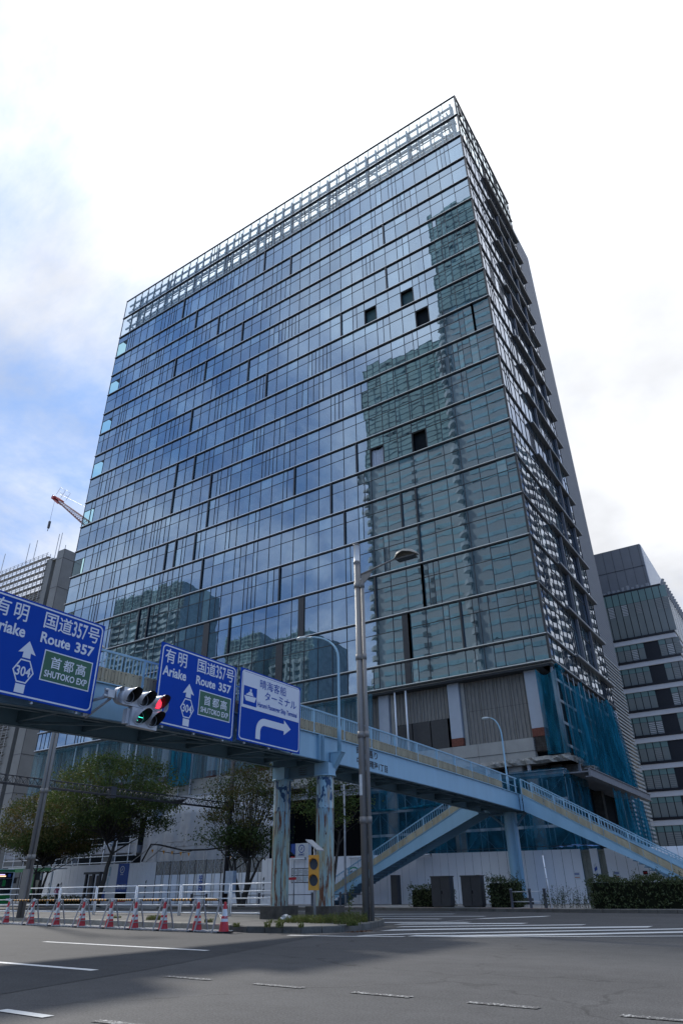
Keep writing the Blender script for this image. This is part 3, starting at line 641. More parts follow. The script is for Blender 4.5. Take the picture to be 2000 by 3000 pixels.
for k in range(24):
    y = Y0+1+k*2.2
    if y > Y1: break
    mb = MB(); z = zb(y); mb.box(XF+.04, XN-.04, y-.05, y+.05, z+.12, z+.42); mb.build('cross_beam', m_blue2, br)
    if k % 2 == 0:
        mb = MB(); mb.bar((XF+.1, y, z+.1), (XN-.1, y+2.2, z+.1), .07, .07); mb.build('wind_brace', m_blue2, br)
# expansion joint cover
mb = MB(); z = zb(JN)
for yy in (JN-.05, JN+.02, JN+.15, JN+.24): mb.box(XN-.02, XN+.13, yy, yy+.02, z, z+.97)
mb.box(XN-.04, XN-.01, JN-.03, JN+.22, z, z+.97); mb.build('joint_stiffeners', m_blue, br)
# railings
posts_y = [13.3+2.2*k for k in range(-9, 15)]; posts_y = [y for y in posts_y if y < 44]
bal = None
def bal_mesh():
    me = bpy.data.meshes.new('baluster'); mb = MB(); mb.box(-.011, .011, -.018, .018, 0, .46); me.from_pydata(mb.v, [], mb.f); me.materials.append(m_blue); return me
bme = bal_mesh(); nb = 0; allb = []
for side, xr in ((0, XN-.02), (1, XF+.02)):
    s = 1 if side == 0 else -1
    ribbon(xr-.035, xr+.035, ysec, lambda y: zb(y)+1.88, lambda y: zb(y)+1.94, m_blue, 'handrail')
    ribbon(xr-.015, xr+.015, ysec, lambda y: zb(y)+1.40, lambda y: zb(y)+1.43, m_blue, 'mid_rail')
    for y in posts_y+[44.3]:
        z = zb(y); mb = MB(); mb.box(xr-.035, xr+.035, y-.04, y+.04, z+.9, z+1.88); mb.build('rail_post', m_blue, br)
    for a, b in zip(posts_y[:-1], posts_y[1:]):
        n = 15
        for q in range(1, n+1):
            y = a+(b-a)*q/(n+1); allb.append((side, xr, y, zb(y)+1.42))
        # corrugated tan infill
        xx = xr+(.045 if side == 0 else -.045); k = 3; w = (b-a-.1)/k
        for q in range(k):
            y0 = a+.05+q*w; y1 = y0+w-.012; nn = 6; prof = []
            for t in range(nn): prof += [(y0+(y1-y0)*t/nn, 0), (y0+(y1-y0)*(t+.5)/nn, 0), (y0+(y1-y0)*(t+.55)/nn, .022), (y0+(y1-y0)*(t+.95)/nn, .022)]
            prof.append((y1, 0)); vs = []; m2 = len(prof); zo = rnd.uniform(-.008, .008)
            for zz in (1.01, 1.42): vs += [(xx+c*s*.8, p, zb(p)+zz+zo) for p, c in prof]
            mb = MB(); mb.add(vs, [(i, i+1, m2+i+1, m2+i) for i in range(m2-1)]); pn = mb.build('side_panel', m_tan, br, recalc=False)
            if side == 0 and a > 6:
                mb = MB()
                for yy in (y0+.08, (y0+y1)/2, y1-.08):
                    for zz in (1.07, 1.35): mb.box(xx+.018, xx+.036, yy-.011, yy+.011, zb(yy)+zz-.011, zb(yy)+zz+.011)
                mb.build('bolts', m_dark, pn)
near = sorted([b for b in allb if b[0] == 0 and b[2] > 7], key=lambda b: b[2])[:300]; ns = set(near)
for s_, xr, y, z in near:
    o = bpy.data.objects.new('baluster', bme); COL.objects.link(o); o.parent = br; o.matrix_parent_inverse = parent_inv(br); o.location = (xr, y, z)
mb = MB()
for b in allb:
    if b in ns: continue
    mb.box(b[1]-.011, b[1]+.011, b[2]-.018, b[2]+.018, b[3], b[3]+.46)
mb.build('far_balusters', m_blue, br, kind='stuff')
# piers
def pillar_mat():
    m = bpy.data.materials.new('rusting_blue_paint'); m.use_nodes = True; nt = m.node_tree; b = nt.nodes['Principled BSDF']; N = nt.nodes.new; L = nt.links.new
    b.inputs['Roughness'].default_value = .55; ge = N('ShaderNodeNewGeometry'); sp = N('ShaderNodeSeparateXYZ'); L(ge.outputs['Position'], sp.inputs[0])
    def noise(sc, s, off, det=5):
        mp = N('ShaderNodeMapping'); mp.inputs['Scale'].default_value = s; mp.inputs['Location'].default_value = off; L(ge.outputs['Position'], mp.inputs[0]); n = N('ShaderNodeTexNoise'); n.inputs['Scale'].default_value = sc; n.inputs['Detail'].default_value = det; n.inputs['Roughness'].default_value = .6; L(mp.outputs[0], n.inputs['Vector']); return n.outputs['Fac']
    def ramp(v, lo, hi):
        r = N('ShaderNodeMapRange'); L(v, r.inputs[0]); r.inputs[1].default_value = lo; r.inputs[2].default_value = hi; return r.outputs[0]
    def zramp(a, bb, c, d):
        q = N('ShaderNodeValToRGB'); mr = N('ShaderNodeMapRange'); L(sp.outputs[2], mr.inputs[0]); mr.inputs[1].default_value = 0; mr.inputs[2].default_value = 6; L(mr.outputs[0], q.inputs[0]); e = q.color_ramp.elements
        e[0].position = a/6; e[0].color = (0, 0, 0, 1); e[1].position = bb/6; e[1].color = (1, 1, 1, 1)
        x = q.color_ramp.elements.new(c/6); x.color = (1, 1, 1, 1); x = q.color_ramp.elements.new(d/6); x.color = (0, 0, 0, 1); return q.outputs[0]
    def M(op, a, bb):
        q = N('ShaderNodeMath'); q.operation = op; q.use_clamp = True
        for i, v in enumerate((a, bb)):
            if isinstance(v, (int, float)): q.inputs[i].default_value = v
            else: L(v, q.inputs[i])
        return q.outputs[0]
    def mix(f, a, bb):
        q = N('ShaderNodeMix'); q.data_type = 'RGBA'; L(f, q.inputs[0])
        for i, v in ((6, a), (7, bb)):
            if isinstance(v, tuple): q.inputs[i].default_value = (*v, 1)
            else: L(v, q.inputs[i])
        return q.outputs[2]
    base = mix(noise(1.5, (1, 1, .4), (0, 0, 0)), (.24, .40, .49), (.32, .50, .56))
    low = mix(zramp(.0, .5, 2.9, 3.5), base, (.31, .44, .42))
    yel = mix(M('MULTIPLY', ramp(noise(3.5, (2.2, 2.2, .22), (5, 2, 1)), .50, .62), .8), low, (.42, .33, .16))
    r1 = M('MULTIPLY', ramp(noise(4.5, (1.8, 1.8, .20), (1, 8, 3)), .50, .58), M('ADD', zramp(.2, .6, 1.6, 2.6), M('ADD', zramp(2.8, 3.4, 3.78, 3.85), .45)))
    rst = mix(r1, yel, (.15, .055, .022))
    r2 = ramp(noise(9, (1, 1, .6), (3, 3, 3)), .64, .69); rst2 = mix(r2, rst, (.09, .03, .015))
    pb = M('MULTIPLY', ramp(noise(3.2, (1.4, 1.4, .8), (7, 1.5, 9), 2), .545, .56), zramp(3.78, 3.86, 4.9, 5.2))
    fin = mix(pb, rst2, (.012, .055, .13)); L(fin, b.inputs['Base Color'])
    bp = N('ShaderNodeBump'); bp.inputs['Distance'].default_value = .006; bp.inputs['Strength'].default_value = .6; L(M('ADD', r1, pb), bp.inputs['Height']); L(bp.outputs[0], b.inputs['Normal']); return m
m_pil = pillar_mat()
def pier(y, prs=(-18.05, -15.95), zt=4.98, foot=True):
    for x in prs:
        mb = MB(); mb.lathe([(.34, .5), (.34, 3.82), (.345, 3.83), (.34, 3.84), (.34, zt)], 24, (x, y, 0)); p = mb.build('pillar', m_pil, br, label='round blue pillar streaked with rust and dark blue paint patches')
        mb = MB(); mb.lathe([(.02, zt+.0), (.44, zt+.001), (.44, zt+.04), (.02, zt+.041)], 24, (x, y, 0)); mb.build('cap_plate', m_blue, p)
        mb = MB()
        mb.box(x-.3, x+.3, y-.30, y-.28, zt+.042, zb(y)-.02); mb.box(x-.3, x+.3, y+.28, y+.30, zt+.042, zb(y)-.02); mb.box(x-.012, x+.012, y-.279, y+.279, zt+.042, zb(y)-.02)
        mb.box(x+.301, x+.32, y-.25, y+.25, zt+.042, zb(y)-.02); mb.build('bearing_stiffeners', m_blue, br)
        if foot:
            mb = MB(); mb.box(x-.52, x+.52, y-.5, y+.5, .1, .58); mb.build('concrete_footing', m_concd, br)
    mb = MB(); z1 = zb(y)-.03; mb.box(min(prs)+.32, max(prs)-.32, y-.02, y+.02, z1-.4, z1); mb.box(min(prs)+.32, max(prs)-.32, y-.17, y+.17, z1-.43, z1-.401); mb.box(min(prs)+.32, max(prs)-.32, y-.17, y+.17, z1+.001, z1+.02)
    mb.build('cross_head', m_blue2, br)
    mb = MB()
    for i in range(6):
        for j in range(4): mb.box(-17.2+i*.07, -17.17+i*.07, y-.045, y-.021, z1-.33+j*.08, z1-.3+j*.08)
    mb.build('bolt_plate', m_dark, br)
pier(23.1); pier(-5.0)
# landing and far pillar
LX0, LX1, LYN, LYF = -18.6, -15.6, 44.6, 46.9; LZ = 5.26
mb = MB(); mb.box(LX0, LX1, LYN+.02, LYF, LZ+.78, LZ+.93); mb.build('landing_deck', m_conc, br)
mb = MB(); mb.box(LX0, LX1, LYF-.02, LYF+.02, LZ, LZ+.97); mb.box(LX0-.02, LX0+.02, LYN, LYF-.021, LZ+.45, LZ+.97); mb.box(XN+.05, LX1, LYN-.03, LYN, LZ, LZ+.97); mb.build('landing_girder', m_blue, br)
mb = MB(); mb.box(LX0+.1, LX1-.1, LYN+.3, LYN+.42, LZ+.05, LZ+.4); mb.box(LX0+.1, LX1-.1, LYF-.5, LYF-.4, LZ+.05, LZ+.4); mb.box(-17.6, -17.45, LYN+.43, LYF-.51, LZ+.05, LZ+.4); mb.bar((-17.2, 45.6, 4.4), (-18.3, 45.6, 5.3), .12, .12); mb.bar((-16.6, 45.6, 4.4), (-15.8, 45.6, 5.3), .12, .12)
mb.build('landing_bearers', m_blue2, br)
mb = MB(); mb.lathe([(.42, .35), (.42, LZ+.04)], 24, (-16.9, 45.6, 0)); mb.build('far_pillar', m_blue, br)
mb = MB(); mb.lathe([(.01, .14), (.78, .141), (.78, .46), (.42, .5)], 18, (-16.9, 45.6, 0)); mb.build('round_footing', m_concd, br)
mb = MB(); mb.tube([(-16.55, 45.1, 5.1), (-16.5, 45.05, 4.6), (-16.5, 45.05, .5)], .05, 6)
for z in (1.2, 2.2, 3.2, 4.3): mb.box(-16.57, -16.43, 44.98, 45.12, z, z+.06)
mb.build('drain_pipe', m_blue, br)
def stair(name, xa, za, xb, zbm, yn, yf, label):
    st = thing(name, (xb, (yn+yf)/2, 0), label, 'staircase'); n = 26
    s = 1 if xb > xa else -1
    for y in (yn, yf):
        mb = MB(); poly = [(xa, za), (xb, zbm), (xb+s*.9, max(.15, zbm-.45)), (xb+s*1.55, .15), (xb+s*1.55, .5), (xb, zbm+.96), (xa, za+.96)]
        if zbm < .5: poly = [(xa, za), (xb, .15), (xb+s*1.6, .15), (xa, za+.96)]
        mb.prism(poly, 'Y', y-.015, y+.015); mb.build('stringer', m_blue, st)
        mb = MB()
        if zbm < .5: xe, ze = xb+s*1.6, .2
        else: xe, ze = xb+s*1.6, .5
        dx, dz = xe-xa, (ze-(za+.96)) if True else 0
        zs = lambda t: za+.99+dz*t
        P = lambda t, o: (xa+dx*t, y, zs(t)+o)
        mb.bar(P(0, 0), P(1, 0), .1, .03); mb.build('stringer_cap', m_blue, st)
        mb = MB(); mb.bar(P(0, .93), P(1, .93), .07, .06); mb.build('handrail', m_blue, st)
        mb = MB(); mb.bar(P(0, .46), P(1, .46), .03, .03); mb.build('mid_rail', m_blue, st)
        L = abs(dx); npst = max(2, round(L/1.9))
        for q in range(npst+1):
            t = q/npst; mb = MB(); a = P(t, .0); mb.box(a[0]-.04, a[0]+.04, y-.036, y+.036, a[2], a[2]+.9); mb.build('rail_post', m_blue, st)
        nbal = int(L/.17); mbb = MB()
        for q in range(nbal):
            t = (q+.5)/nbal; a = P(t, .48)
            if y == yn:
                o = MB(); o.box(a[0]-.012, a[0]+.012, y-.012, y+.012, a[2], a[2]+.43); o.build('baluster', m_blue, st)
            else: mbb.box(a[0]-.012, a[0]+.012, y-.012, y+.012, a[2], a[2]+.43)
        if y != yn: mbb.build('far_balusters', m_blue, st, kind='stuff')
        npan = npst*3
        for q in range(npan):
            t0 = (q+.03)/npan; t1 = (q+.985)/npan; a = P(t0, .03); b = P(t1, .03); c = P(t1, .45); d = P(t0, .45); e = -.04 if y == yn else .04; tm = (t0+t1)/2
            mb = MB(); k = 4; prof = []
            for u in range(k): prof += [(u/k, 0), ((u+.5)/k, 0), ((u+.55)/k, .022), ((u+.95)/k, .022)]
            prof.append((1, 0)); vs = []
            for off in (.03, .45): vs += [(lambda A: (A[0], y+e-cc*.8, A[2]))(P(t0+(t1-t0)*f, off)) for f, cc in prof]
            m2 = len(prof); mb.add(vs, [(i, i+1, m2+i+1, m2+i) for i in range(m2-1)]); mb.build('side_panel', m_tan, st, recalc=False)
    nst = int((za+.7)/.165); zt = za+.93
    for q in range(nst):
        t = (q+.5)/nst; x = xa+(xb+s*1.2-xa)*t; z = zt+(.2-zt)*t
        mb = MB(); mb.box(x-.17, x+.17, yn+.02, yf-.02, z-.05, z); mb.box(x+s*.155, x+s*.17, yn+.02, yf-.02, z-.16, z-.051); mb.build('tread', m_blue2, st)
    return st
stair('footbridge_stair', -15.55, 5.22, -7.3, 1.25, 44.62, 46.6, 'blue bridge stair descending to the right past the hedge')
stair('footbridge_stair', -18.65, 5.26, -29.2, .9, 44.62, 46.6, 'blue bridge stair descending to the left behind the rusty pillars')
mb = MB(); mb.box(-25.9, -25.4, 45.4, 45.9, .1, 1.9); sb = mb.build('stair_support', m_dark); sb['label'] = 'short black post holding up the left bridge stair'; sb['category'] = 'post'

# girder lettering
m_blk = mat('black_lettering', (.01, .01, .012), .6, var=.02)
zt = zb(26)
put_text('晴海通り', br, m_blk, (XN+.002, 25.25, zt+.60), (0, 1, -.015), (0, 0, 1), 1.75, .33, .02)
put_text('中央区晴海1丁目', br, m_blk, (XN+.002, 25.25, zt+.20), (0, 1, -.03), (0, 0, 1), 2.6, .33, .02)

# ================================================================== DIRECTION SIGNS
m_sb = mat('sign_blue', (.002, .050, .34), .55, var=.05, scale=1.2, spec=.1); m_sg = mat('sign_green', (.006, .085, .035), .35, var=.05); m_sw = mat('sign_white', (.60, .63, .68), .4, var=.02)
XS = -15.3
def sign_base(y0, z0, label, W_=3.42, H_=2.42):
    t = thing('direction_sign', (XS, y0, z0), label, 'road sign', 'blue road signs hung on the footbridge')
    mb = MB(); mb.box(XS-.04, XS-.002, y0, y0+W_, z0, z0+H_); mb.build('sign_panel', m_sb, t)
    def rr_(ins, r=.16, n=5):
        pts = []
        for cx, cy, a0 in ((W_-ins-r, ins+r, -90), (W_-ins-r, H_-ins-r, 0), (ins+r, H_-ins-r, 90), (ins+r, ins+r, 180)):
            for k in range(n+1): a = rad(a0+90*k/n); pts.append((cx+r*math.cos(a), cy+r*math.sin(a)))
        return pts
    o = rr_(.045, .15); i = rr_(.085, .11); n = len(o); mb = MB(); mb.add([(XS+.002, y0+a, z0+b) for a, b in o+i], [(k, (k+1) % n, n+(k+1) % n, n+k) for k in range(n)]); mb.build('border_line', m_sw, t, recalc=False)
    mb = MB()
    for f in (.12, .5, .88): mb.box(XS-.1, XS-.041, y0+W_*f-.03, y0+W_*f+.03, z0-.06, z0+H_-.05); mb.box(XN+.08, XS-.1, y0+W_*f-.03, y0+W_*f+.03, z0+.1, z0+.16); mb.box(XN+.02, XS-.1, y0+W_*f-.03, y0+W_*f+.03, z0+1.3, z0+1.36)
    mb.box(XS-.14, XS-.101, y0+.05, y0+W_-.05, z0+.3, z0+.36); mb.box(XS-.14, XS-.101, y0+.05, y0+W_-.05, z0+1.6, z0+1.66); mb.build('mounting_frame', m_steel, t)
    return t
R_, U_ = (0, 1, 0), (0, 0, 1)
def tx(t, y0, z0, s, u, v, w, h, m=m_sw, bold=.010, H_=2.42): return put_text(s, t, m, (XS, y0+u, z0+H_-v-h), R_, U_, w, h, bold)
def sh(t, y0, z0, pts, m, nm='symbol', off=.003, H_=2.42): return flat(t, nm, m, [(a, H_-b) for a, b in reversed(pts)] if True else pts, (XS, y0, z0), R_, U_, off)
def route_sign(y0, z0, label):
    t = sign_base(y0, z0, label)
    tx(t, y0, z0, '有', .17, .14, .42, .44); tx(t, y0, z0, '明', .70, .15, .38, .44)
    tx(t, y0, z0, 'Ariake', .14, .68, .97, .30, bold=.026)
    tx(t, y0, z0, '国', 1.55, .15, .39, .42); tx(t, y0, z0, '道', 1.98, .15, .41, .42); tx(t, y0, z0, '357', 2.41, .15, .46, .42, bold=.015); tx(t, y0, z0, '号', 2.90, .15, .38, .42)
    tx(t, y0, z0, 'Route', 1.55, .68, .88, .28, bold=.026); tx(t, y0, z0, '357', 2.58, .68, .60, .28, bold=.03)
    gx, gy, gw, gh = 1.74, 1.10, 1.48, .78
    sh(t, y0, z0, [(gx, gy), (gx+gw, gy), (gx+gw, gy+gh), (gx, gy+gh)], m_sw, 'expressway_plate_edge'); sh(t, y0, z0, [(gx+.03, gy+.03), (gx+gw-.03, gy+.03), (gx+gw-.03, gy+gh-.03), (gx+.03, gy+gh-.03)], m_sg, 'expressway_plate', .006)
    o = .008
    for k, ch in enumerate('首都高'):
        q = put_text(ch, t, m_sw, (XS+o, y0+gx+.22+k*.38, z0+2.42-gy-.13-.30), R_, U_, .31, .30, .010)
    put_text('SHUTOKO EXP', t, m_sw, (XS+o, y0+gx+.10, z0+2.42-gy-.50-.17), R_, U_, 1.28, .17, .022)
    c = 1.28
    sh(t, y0, z0, [(c, 1.02), (c+.24, 1.34), (c+.10, 1.31), (c+.11, 1.45), (c-.11, 1.45), (c-.10, 1.31), (c-.24, 1.34)], m_sw, 'arrow_head')
    hx = [(c-.13, 1.49), (c+.13, 1.49), (c+.29, 1.78), (c+.13, 2.06), (c-.13, 2.06), (c-.29, 1.78)]; hi = [(c+(a-c)*.86, 1.775+(b-1.775)*.88) for a, b in hx]
    mb = MB(); mb.add([(XS+.003, y0+a, z0+2.42-b) for a, b in hx+hi], [(k, (k+1) % 6, 6+(k+1) % 6, 6+k) for k in range(6)]); mb.build('hexagon_outline', m_sw, t, recalc=False)
    tx(t, y0, z0, '304', c-.20, 1.66, .40, .24, bold=.02)
    sh(t, y0, z0, [(c-.13, 2.09), (c+.13, 2.09), (c+.13, 2.30), (c-.13, 2.30)], m_sw, 'arrow_stem')
route_sign(7.9, 5.2, 'large blue route sign cut off by the left edge, left of the traffic signal')
route_sign(13.45, 5.34, 'blue route sign between the traffic signal and the ship terminal sign')
y0, z0 = 17.1, 5.42
t = sign_base(y0, z0, 'blue and white ship terminal sign with right turn arrow, rightmost on the bridge')
sh(t, y0, z0, [(.10, .10), (3.32, .10), (3.32, 1.32), (.10, 1.32)], m_sw, 'white_field', .004)
def t3(s, u, v, w, h, m=m_sb, b=.006): put_text(s, t, m, (XS+.007, y0+u, z0+2.42-v-h), R_, U_, w, h, b)
t3('晴海客船', 1.02, .19, 1.50, .33, b=0); t3('ターミナル', 1.30, .58, 1.85, .30); t3('Harumi Passenger Ship Terminal', .93, 1.0, 2.27, .22, b=.018)
def s3(pts, m, nm, off): flat(t, nm, m, [(a, 2.42-b) for a, b in reversed(pts)], (XS, y0, z0), R_, U_, off)
s3([(.17, .58), (.87, .58), (.87, 1.22), (.17, 1.22)], m_sb, 'ship_square', .007)
s3([(.20, .92), (.84, .90), (.76, 1.08), (.30, 1.08)], m_sw, 'ship_hull', .010); s3([(.28, .89), (.36, .82), (.40, .82), (.44, .76), (.62, .76), (.66, .86), (.72, .88)], m_sw, 'ship_cabin', .010); s3([(.49, .66), (.58, .66), (.58, .75), (.49, .75)], m_sw, 'ship_funnel', .010)
arc = [(1.36-.46*math.cos(rad(a)), 1.98-.46*math.sin(rad(a))) for a in range(0, 91, 15)]; arci = [(1.36-.22*math.cos(rad(a)), 1.98-.22*math.sin(rad(a))) for a in range(90, -1, -15)]
pts = [(.90, 2.25)]+arc+[(2.45, 1.52), (2.45, 1.38), (2.85, 1.64), (2.45, 1.90), (2.45, 1.76)]+arci+[(1.14, 2.25)]
s3(pts, m_sw, 'turn_arrow', .004)

# ================================================================== TRAFFIC SIGNAL
m_hous = mat('signal_housing', (.48, .49, .51), .45, .1, var=.04); m_hood = mat('signal_hood_black', (.006, .006, .007), .7, var=.1); m_lens = mat('dark_lens', (.03, .03, .032), .35, var=.1)
m_ledr = mat('red_led', (.5, .02, .03), .5, emit=((1, .03, .06), 2.2)); m_ledg = mat('green_led', (.02, .4, .3), .5, emit=((.05, .9, .6), 1.6))
sg = thing('traffic_signal', (-14.9, 12.6, 5.4), 'white traffic signal showing red with green arrow, hung between the blue signs', 'traffic light')
XG = -14.75
def lens(y, z, lit, i):
    mb = MB(); mb.lathe([(.2, -.22), (.205, 0), (.17, .01), (.165, 0)], 24, (XG, y, z), 'X'); mb.build('lamp_housing', m_hous, sg)
    mb = MB(); mb.lathe([(.001, .012), (.10, .008), (.163, -.004)], 24, (XG, y, z), 'X'); ln = mb.build('lens', m_lens, sg)
    if lit == 'r':
        mb = MB(); r = 0
        for q in range(210):
            rr1 = .148*math.sqrt((q+.5)/210); a = q*2.39996; yy, zz = y+rr1*math.cos(a), z+rr1*math.sin(a); mb.box(XG+.012, XG+.018, yy-.0052, yy+.0052, zz-.0052, zz+.0052)
        mb.build('red_light', m_ledr, sg)
    if lit == 'g':
        mb = MB(); pts = [(.13*(1-q/9), .0) for q in range(0, 19)]+[(-.13+q*.016, q*.016) for q in range(1, 7)]+[(-.13+q*.016, -q*.016) for q in range(1, 7)]
        for a, b in pts: mb.box(XG+.012, XG+.018, y+a-.006, y+a+.006, z+b-.006, z+b+.006)
        mb.build('green_arrow', m_ledg, sg)
    # hood: open underneath, white outside and black inside
    n = 22; vs = []
    for k in range(n+1):
        a = rad(-50+280*k/n); ln_ = .38*(.55+.45*max(0, math.sin(a)*1.1)) if math.sin(a) > -.5 else .14
        ln_ = .40*min(1, max(.28, .62+.5*math.sin(a)))
        for rr1, xx in ((.19, 0), (.185, ln_), (.178, ln_), (.178, .0)): vs.append((XG+xx, y+rr1*math.cos(a), z+rr1*math.sin(a)))
    mb = MB(); mb.add(vs, [(4*k, 4*k+4, 4*k+5, 4*k+1) for k in range(n)], 0, True); mb.add(vs, [(4*k+2, 4*k+6, 4*k+7, 4*k+3) for k in range(n)]+[(4*k+1, 4*k+5, 4*k+6, 4*k+2) for k in range(n)], 1, True)
    mb.build('hood', [m_hous, m_hood], sg, recalc=False)
mb = MB(); mb.box(XG-.2, XG-.02, 11.86, 13.27, 5.50, 5.96); mb.lathe([(.23, -.2), (.23, -.02)], 20, (XG, 11.86, 5.73), 'X'); mb.lathe([(.23, -.2), (.23, -.02)], 20, (XG, 13.27, 5.73), 'X'); mb.build('upper_case', m_hous, sg)
mb = MB(); mb.box(XG-.2, XG-.02, 12.22, 13.15, 5.0, 5.49); mb.box(XG-.26, XG-.1, 12.12, 12.21, 5.05, 5.44); mb.build('lower_case', m_hous, sg)
for y, z, l in ((12.02, 5.73, None), (12.53, 5.73, None), (13.04, 5.73, 'r'), (12.45, 5.25, 'g'), (12.92, 5.25, None)): lens(y, z, l, 0)
mb = MB(); mb.bar((XN+.05, 11.5, 5.62), (XG-.15, 11.55, 5.68), .06, .06); mb.bar((XN+.05, 11.5, 5.2), (XG-.2, 11.6, 5.62), .05, .05); mb.bar((XN+.03, 11.45, 5.22), (XN+.03, 11.45, 6.2), .12, .1); mb.build('bracket_arm', m_steel, sg)
mb = MB(); mb.box(XG-.22, XG-.05, 11.38, 11.6, 5.6, 5.8); mb.tube([(XG-.1, 11.3, 5.78), (XG-.1, 11.45, 5.78)], .04, 8); mb.tube([(XG-.1, 11.28, 5.62), (XG-.1, 11.45, 5.62)], .04, 8); mb.build('clamp', m_steel, sg)

# ================================================================== LAMP COLUMNS
def twin_column(x, y, zbse, zt, label, arm=True):
    t = thing('street_lamp', (x, y, zbse), label, 'street lamp', 'brown grey twin-tube lamp columns')
    mb = MB(); mb.tube([(x, y, zbse), (x, y, zt-1.1)], .125, 16); mb.build('main_tube', m_pole, t)
    mb = MB(); mb.tube([(x+.225, y+.02, zbse), (x+.225, y+.02, zt-1.9)], .07, 12); mb.build('side_tube', m_pole, t)
    zr = [zt-2.1, zt-5.15, zt-8.1, zt-11.0]
    for z in zr:
        if z < zbse+.5: continue
        mb = MB(); mb.lathe([(.13, -.11), (.15, -.11), (.15, .11), (.13, .11)], 16, (x, y, z)); mb.lathe([(.07, -.11), (.09, -.11), (.09, .11), (.07, .11)], 12, (x+.225, y+.02, z)); mb.box(x+.08, x+.22, y-.06, y+.1, z-.105, z+.105); mb.build('clamp_ring', m_pole, t)
    mb = MB(); mb.lathe([(.001, -.02), (.14, 0), (.14, .09), (.128, .1), (.128, .82), (.135, .83), (.13, .9), (.001, .92)], 16, (x, y, zt-1.1), mi=0); lp = mb.build('lantern', mat('frosted_lantern', (.55, .56, .56), .35, var=.04), t)
    mb = MB(); mb.lathe([(.136, 0), (.15, .0), (.15, .1), (.136, .1)], 16, (x, y, zt-1.08)); mb.lathe([(.001, .95), (.145, .93), (.145, .86), (.13, .86)], 16, (x, y, zt-1.1)); mb.build('lantern_rings', m_pole, lp)
    if arm:
        mb = MB(); mb.tube([(x+.2, y, zt-1.62), (x+1.95, y-.1, zt-1.38)], [.045, .035], 8); mb.build('arm', m_pole, t)
        mb = MB(); mb.prism([(x+.2, zt-1.6), (x+.72, zt-1.53), (x+.62, zt-1.8), (x+.42, zt-1.98), (x+.2, zt-2.1)], 'Y', y-.02, y+.02); mb.build('gusset_fin', m_pole, t)
        mb = MB(); pr = [(1.9, -1.42, .12), (2.05, -1.24, .18), (2.35, -1.2, .24), (2.7, -1.3, .22), (2.95, -1.45, .12)]; vs = []
        for a, b, w in pr:
            for k in range(7): an = math.pi*k/6; vs.append((x+a, y-.1+w*math.cos(an), zt+b+(.16*math.sin(an)-.05)*(1 if w > .13 else .5)))
        mb.add(vs, [(i*7+k, i*7+k+1, (i+1)*7+k+1, (i+1)*7+k) for i in range(4) for k in range(6)], 0, True); mb.add(vs, [tuple(range(7)), tuple(range(34, 27, -1))])
        mb.build('luminaire', mat('lamp_head', (.24, .225, .195), .5, var=.04), t)
        mb = MB(); mb.box(x+2.0, x+2.85, y-.27, y+.07, zt-1.53, zt-1.48); mb.build('diffuser', m_lens, t)
    return t
twin_column(-13.47, 21.9, .16, 14.2, 'tall brown grey twin-tube lamp column with one arm at the island tip')
tl = twin_column(-31.6, 21.4, .16, 13.6, 'brown grey twin-tube lamp column at the far left beside the traffic cones', True)
mb = MB(); mb.box(-31.75, -31.35, 21.25, 21.55, .9, 2.1); mb.build('junction_box', m_pole, tl)
mb = MB(); mb.box(-13.53, -13.41, 21.768, 21.772, 4.0, 4.7); sk = mb.build('sticker', mat('sticker_white', (.55, .57, .56), .5), bpy.data.objects['street_lamp'])
def bridge_lamp(x, y, z0_, z1_, dx, rise, label, br_=False):
    t = thing('bridge_lamp', (x, y, z0_), label, 'street lamp', 'light blue curved lamps on the footbridge')
    mb = MB(); P = [(x, y, z0_), (x, y, z0_+.9), (x, y, z0_+1.05)]; R = [.085, .085, .055]
    P += [(x, y, z1_)]; R += [.05]; n = 8
    for k in range(1, n+1):
        a = rad(82*k/n); P.append((x+dx*(1-math.cos(a)), y, z1_+rise*math.sin(a))); R.append(.05-.015*k/n)
    mb.tube(P, R, 10); mb.build('lamp_pole', m_blue, t)
    e = P[-1]; sx = 1 if dx > 0 else -1; mb = MB(); vs = []; n = 14; prof = [(.0, .02), (.08, .05), (.2, .13), (.36, .16), (.52, .14), (.62, .03)]
    for d, r in prof:
        for k in range(n): a = 2*math.pi*k/n; vs.append((e[0]+sx*d, e[1]+r*math.cos(a), e[2]+.02+r*.62*math.sin(a)))
    mb.add(vs, [(i*n+k, i*n+(k+1) % n, (i+1)*n+(k+1) % n, (i+1)*n+k) for i in range(len(prof)-1) for k in range(n)], 0, True); mb.build('lamp_head', mat('lamp_grey_white', (.42, .47, .47), .4, var=.05), t)
    if br_:
        mb = MB(); zz = z0_-.02; mb.box(XN+.002, x+.2, y-.17, y+.17, zz-.03, zz); mb.prism([(XN+.03, zz-.8), (x+.18, zz-.03), (XN+.03, zz-.03)], 'Y', y-.15, y-.13); mb.prism([(XN+.03, zz-.8), (x+.18, zz-.03), (XN+.03, zz-.03)], 'Y', y+.13, y+.15); mb.bar((XN+.03, y, zz-.8), (x+.16, y, zz-.04), .24, .012); mb.build('wall_bracket', m_blue, t)
bridge_lamp(-15.42, 23.35, 5.92, 9.75, -1.9, 1.25, 'light blue curved bridge lamp rising right of the ship terminal sign', True)
bridge_lamp(-16.25, 44.2, 6.3, 9.8, -.75, 1.3, 'small light blue curved lamp at the far landing of the bridge')

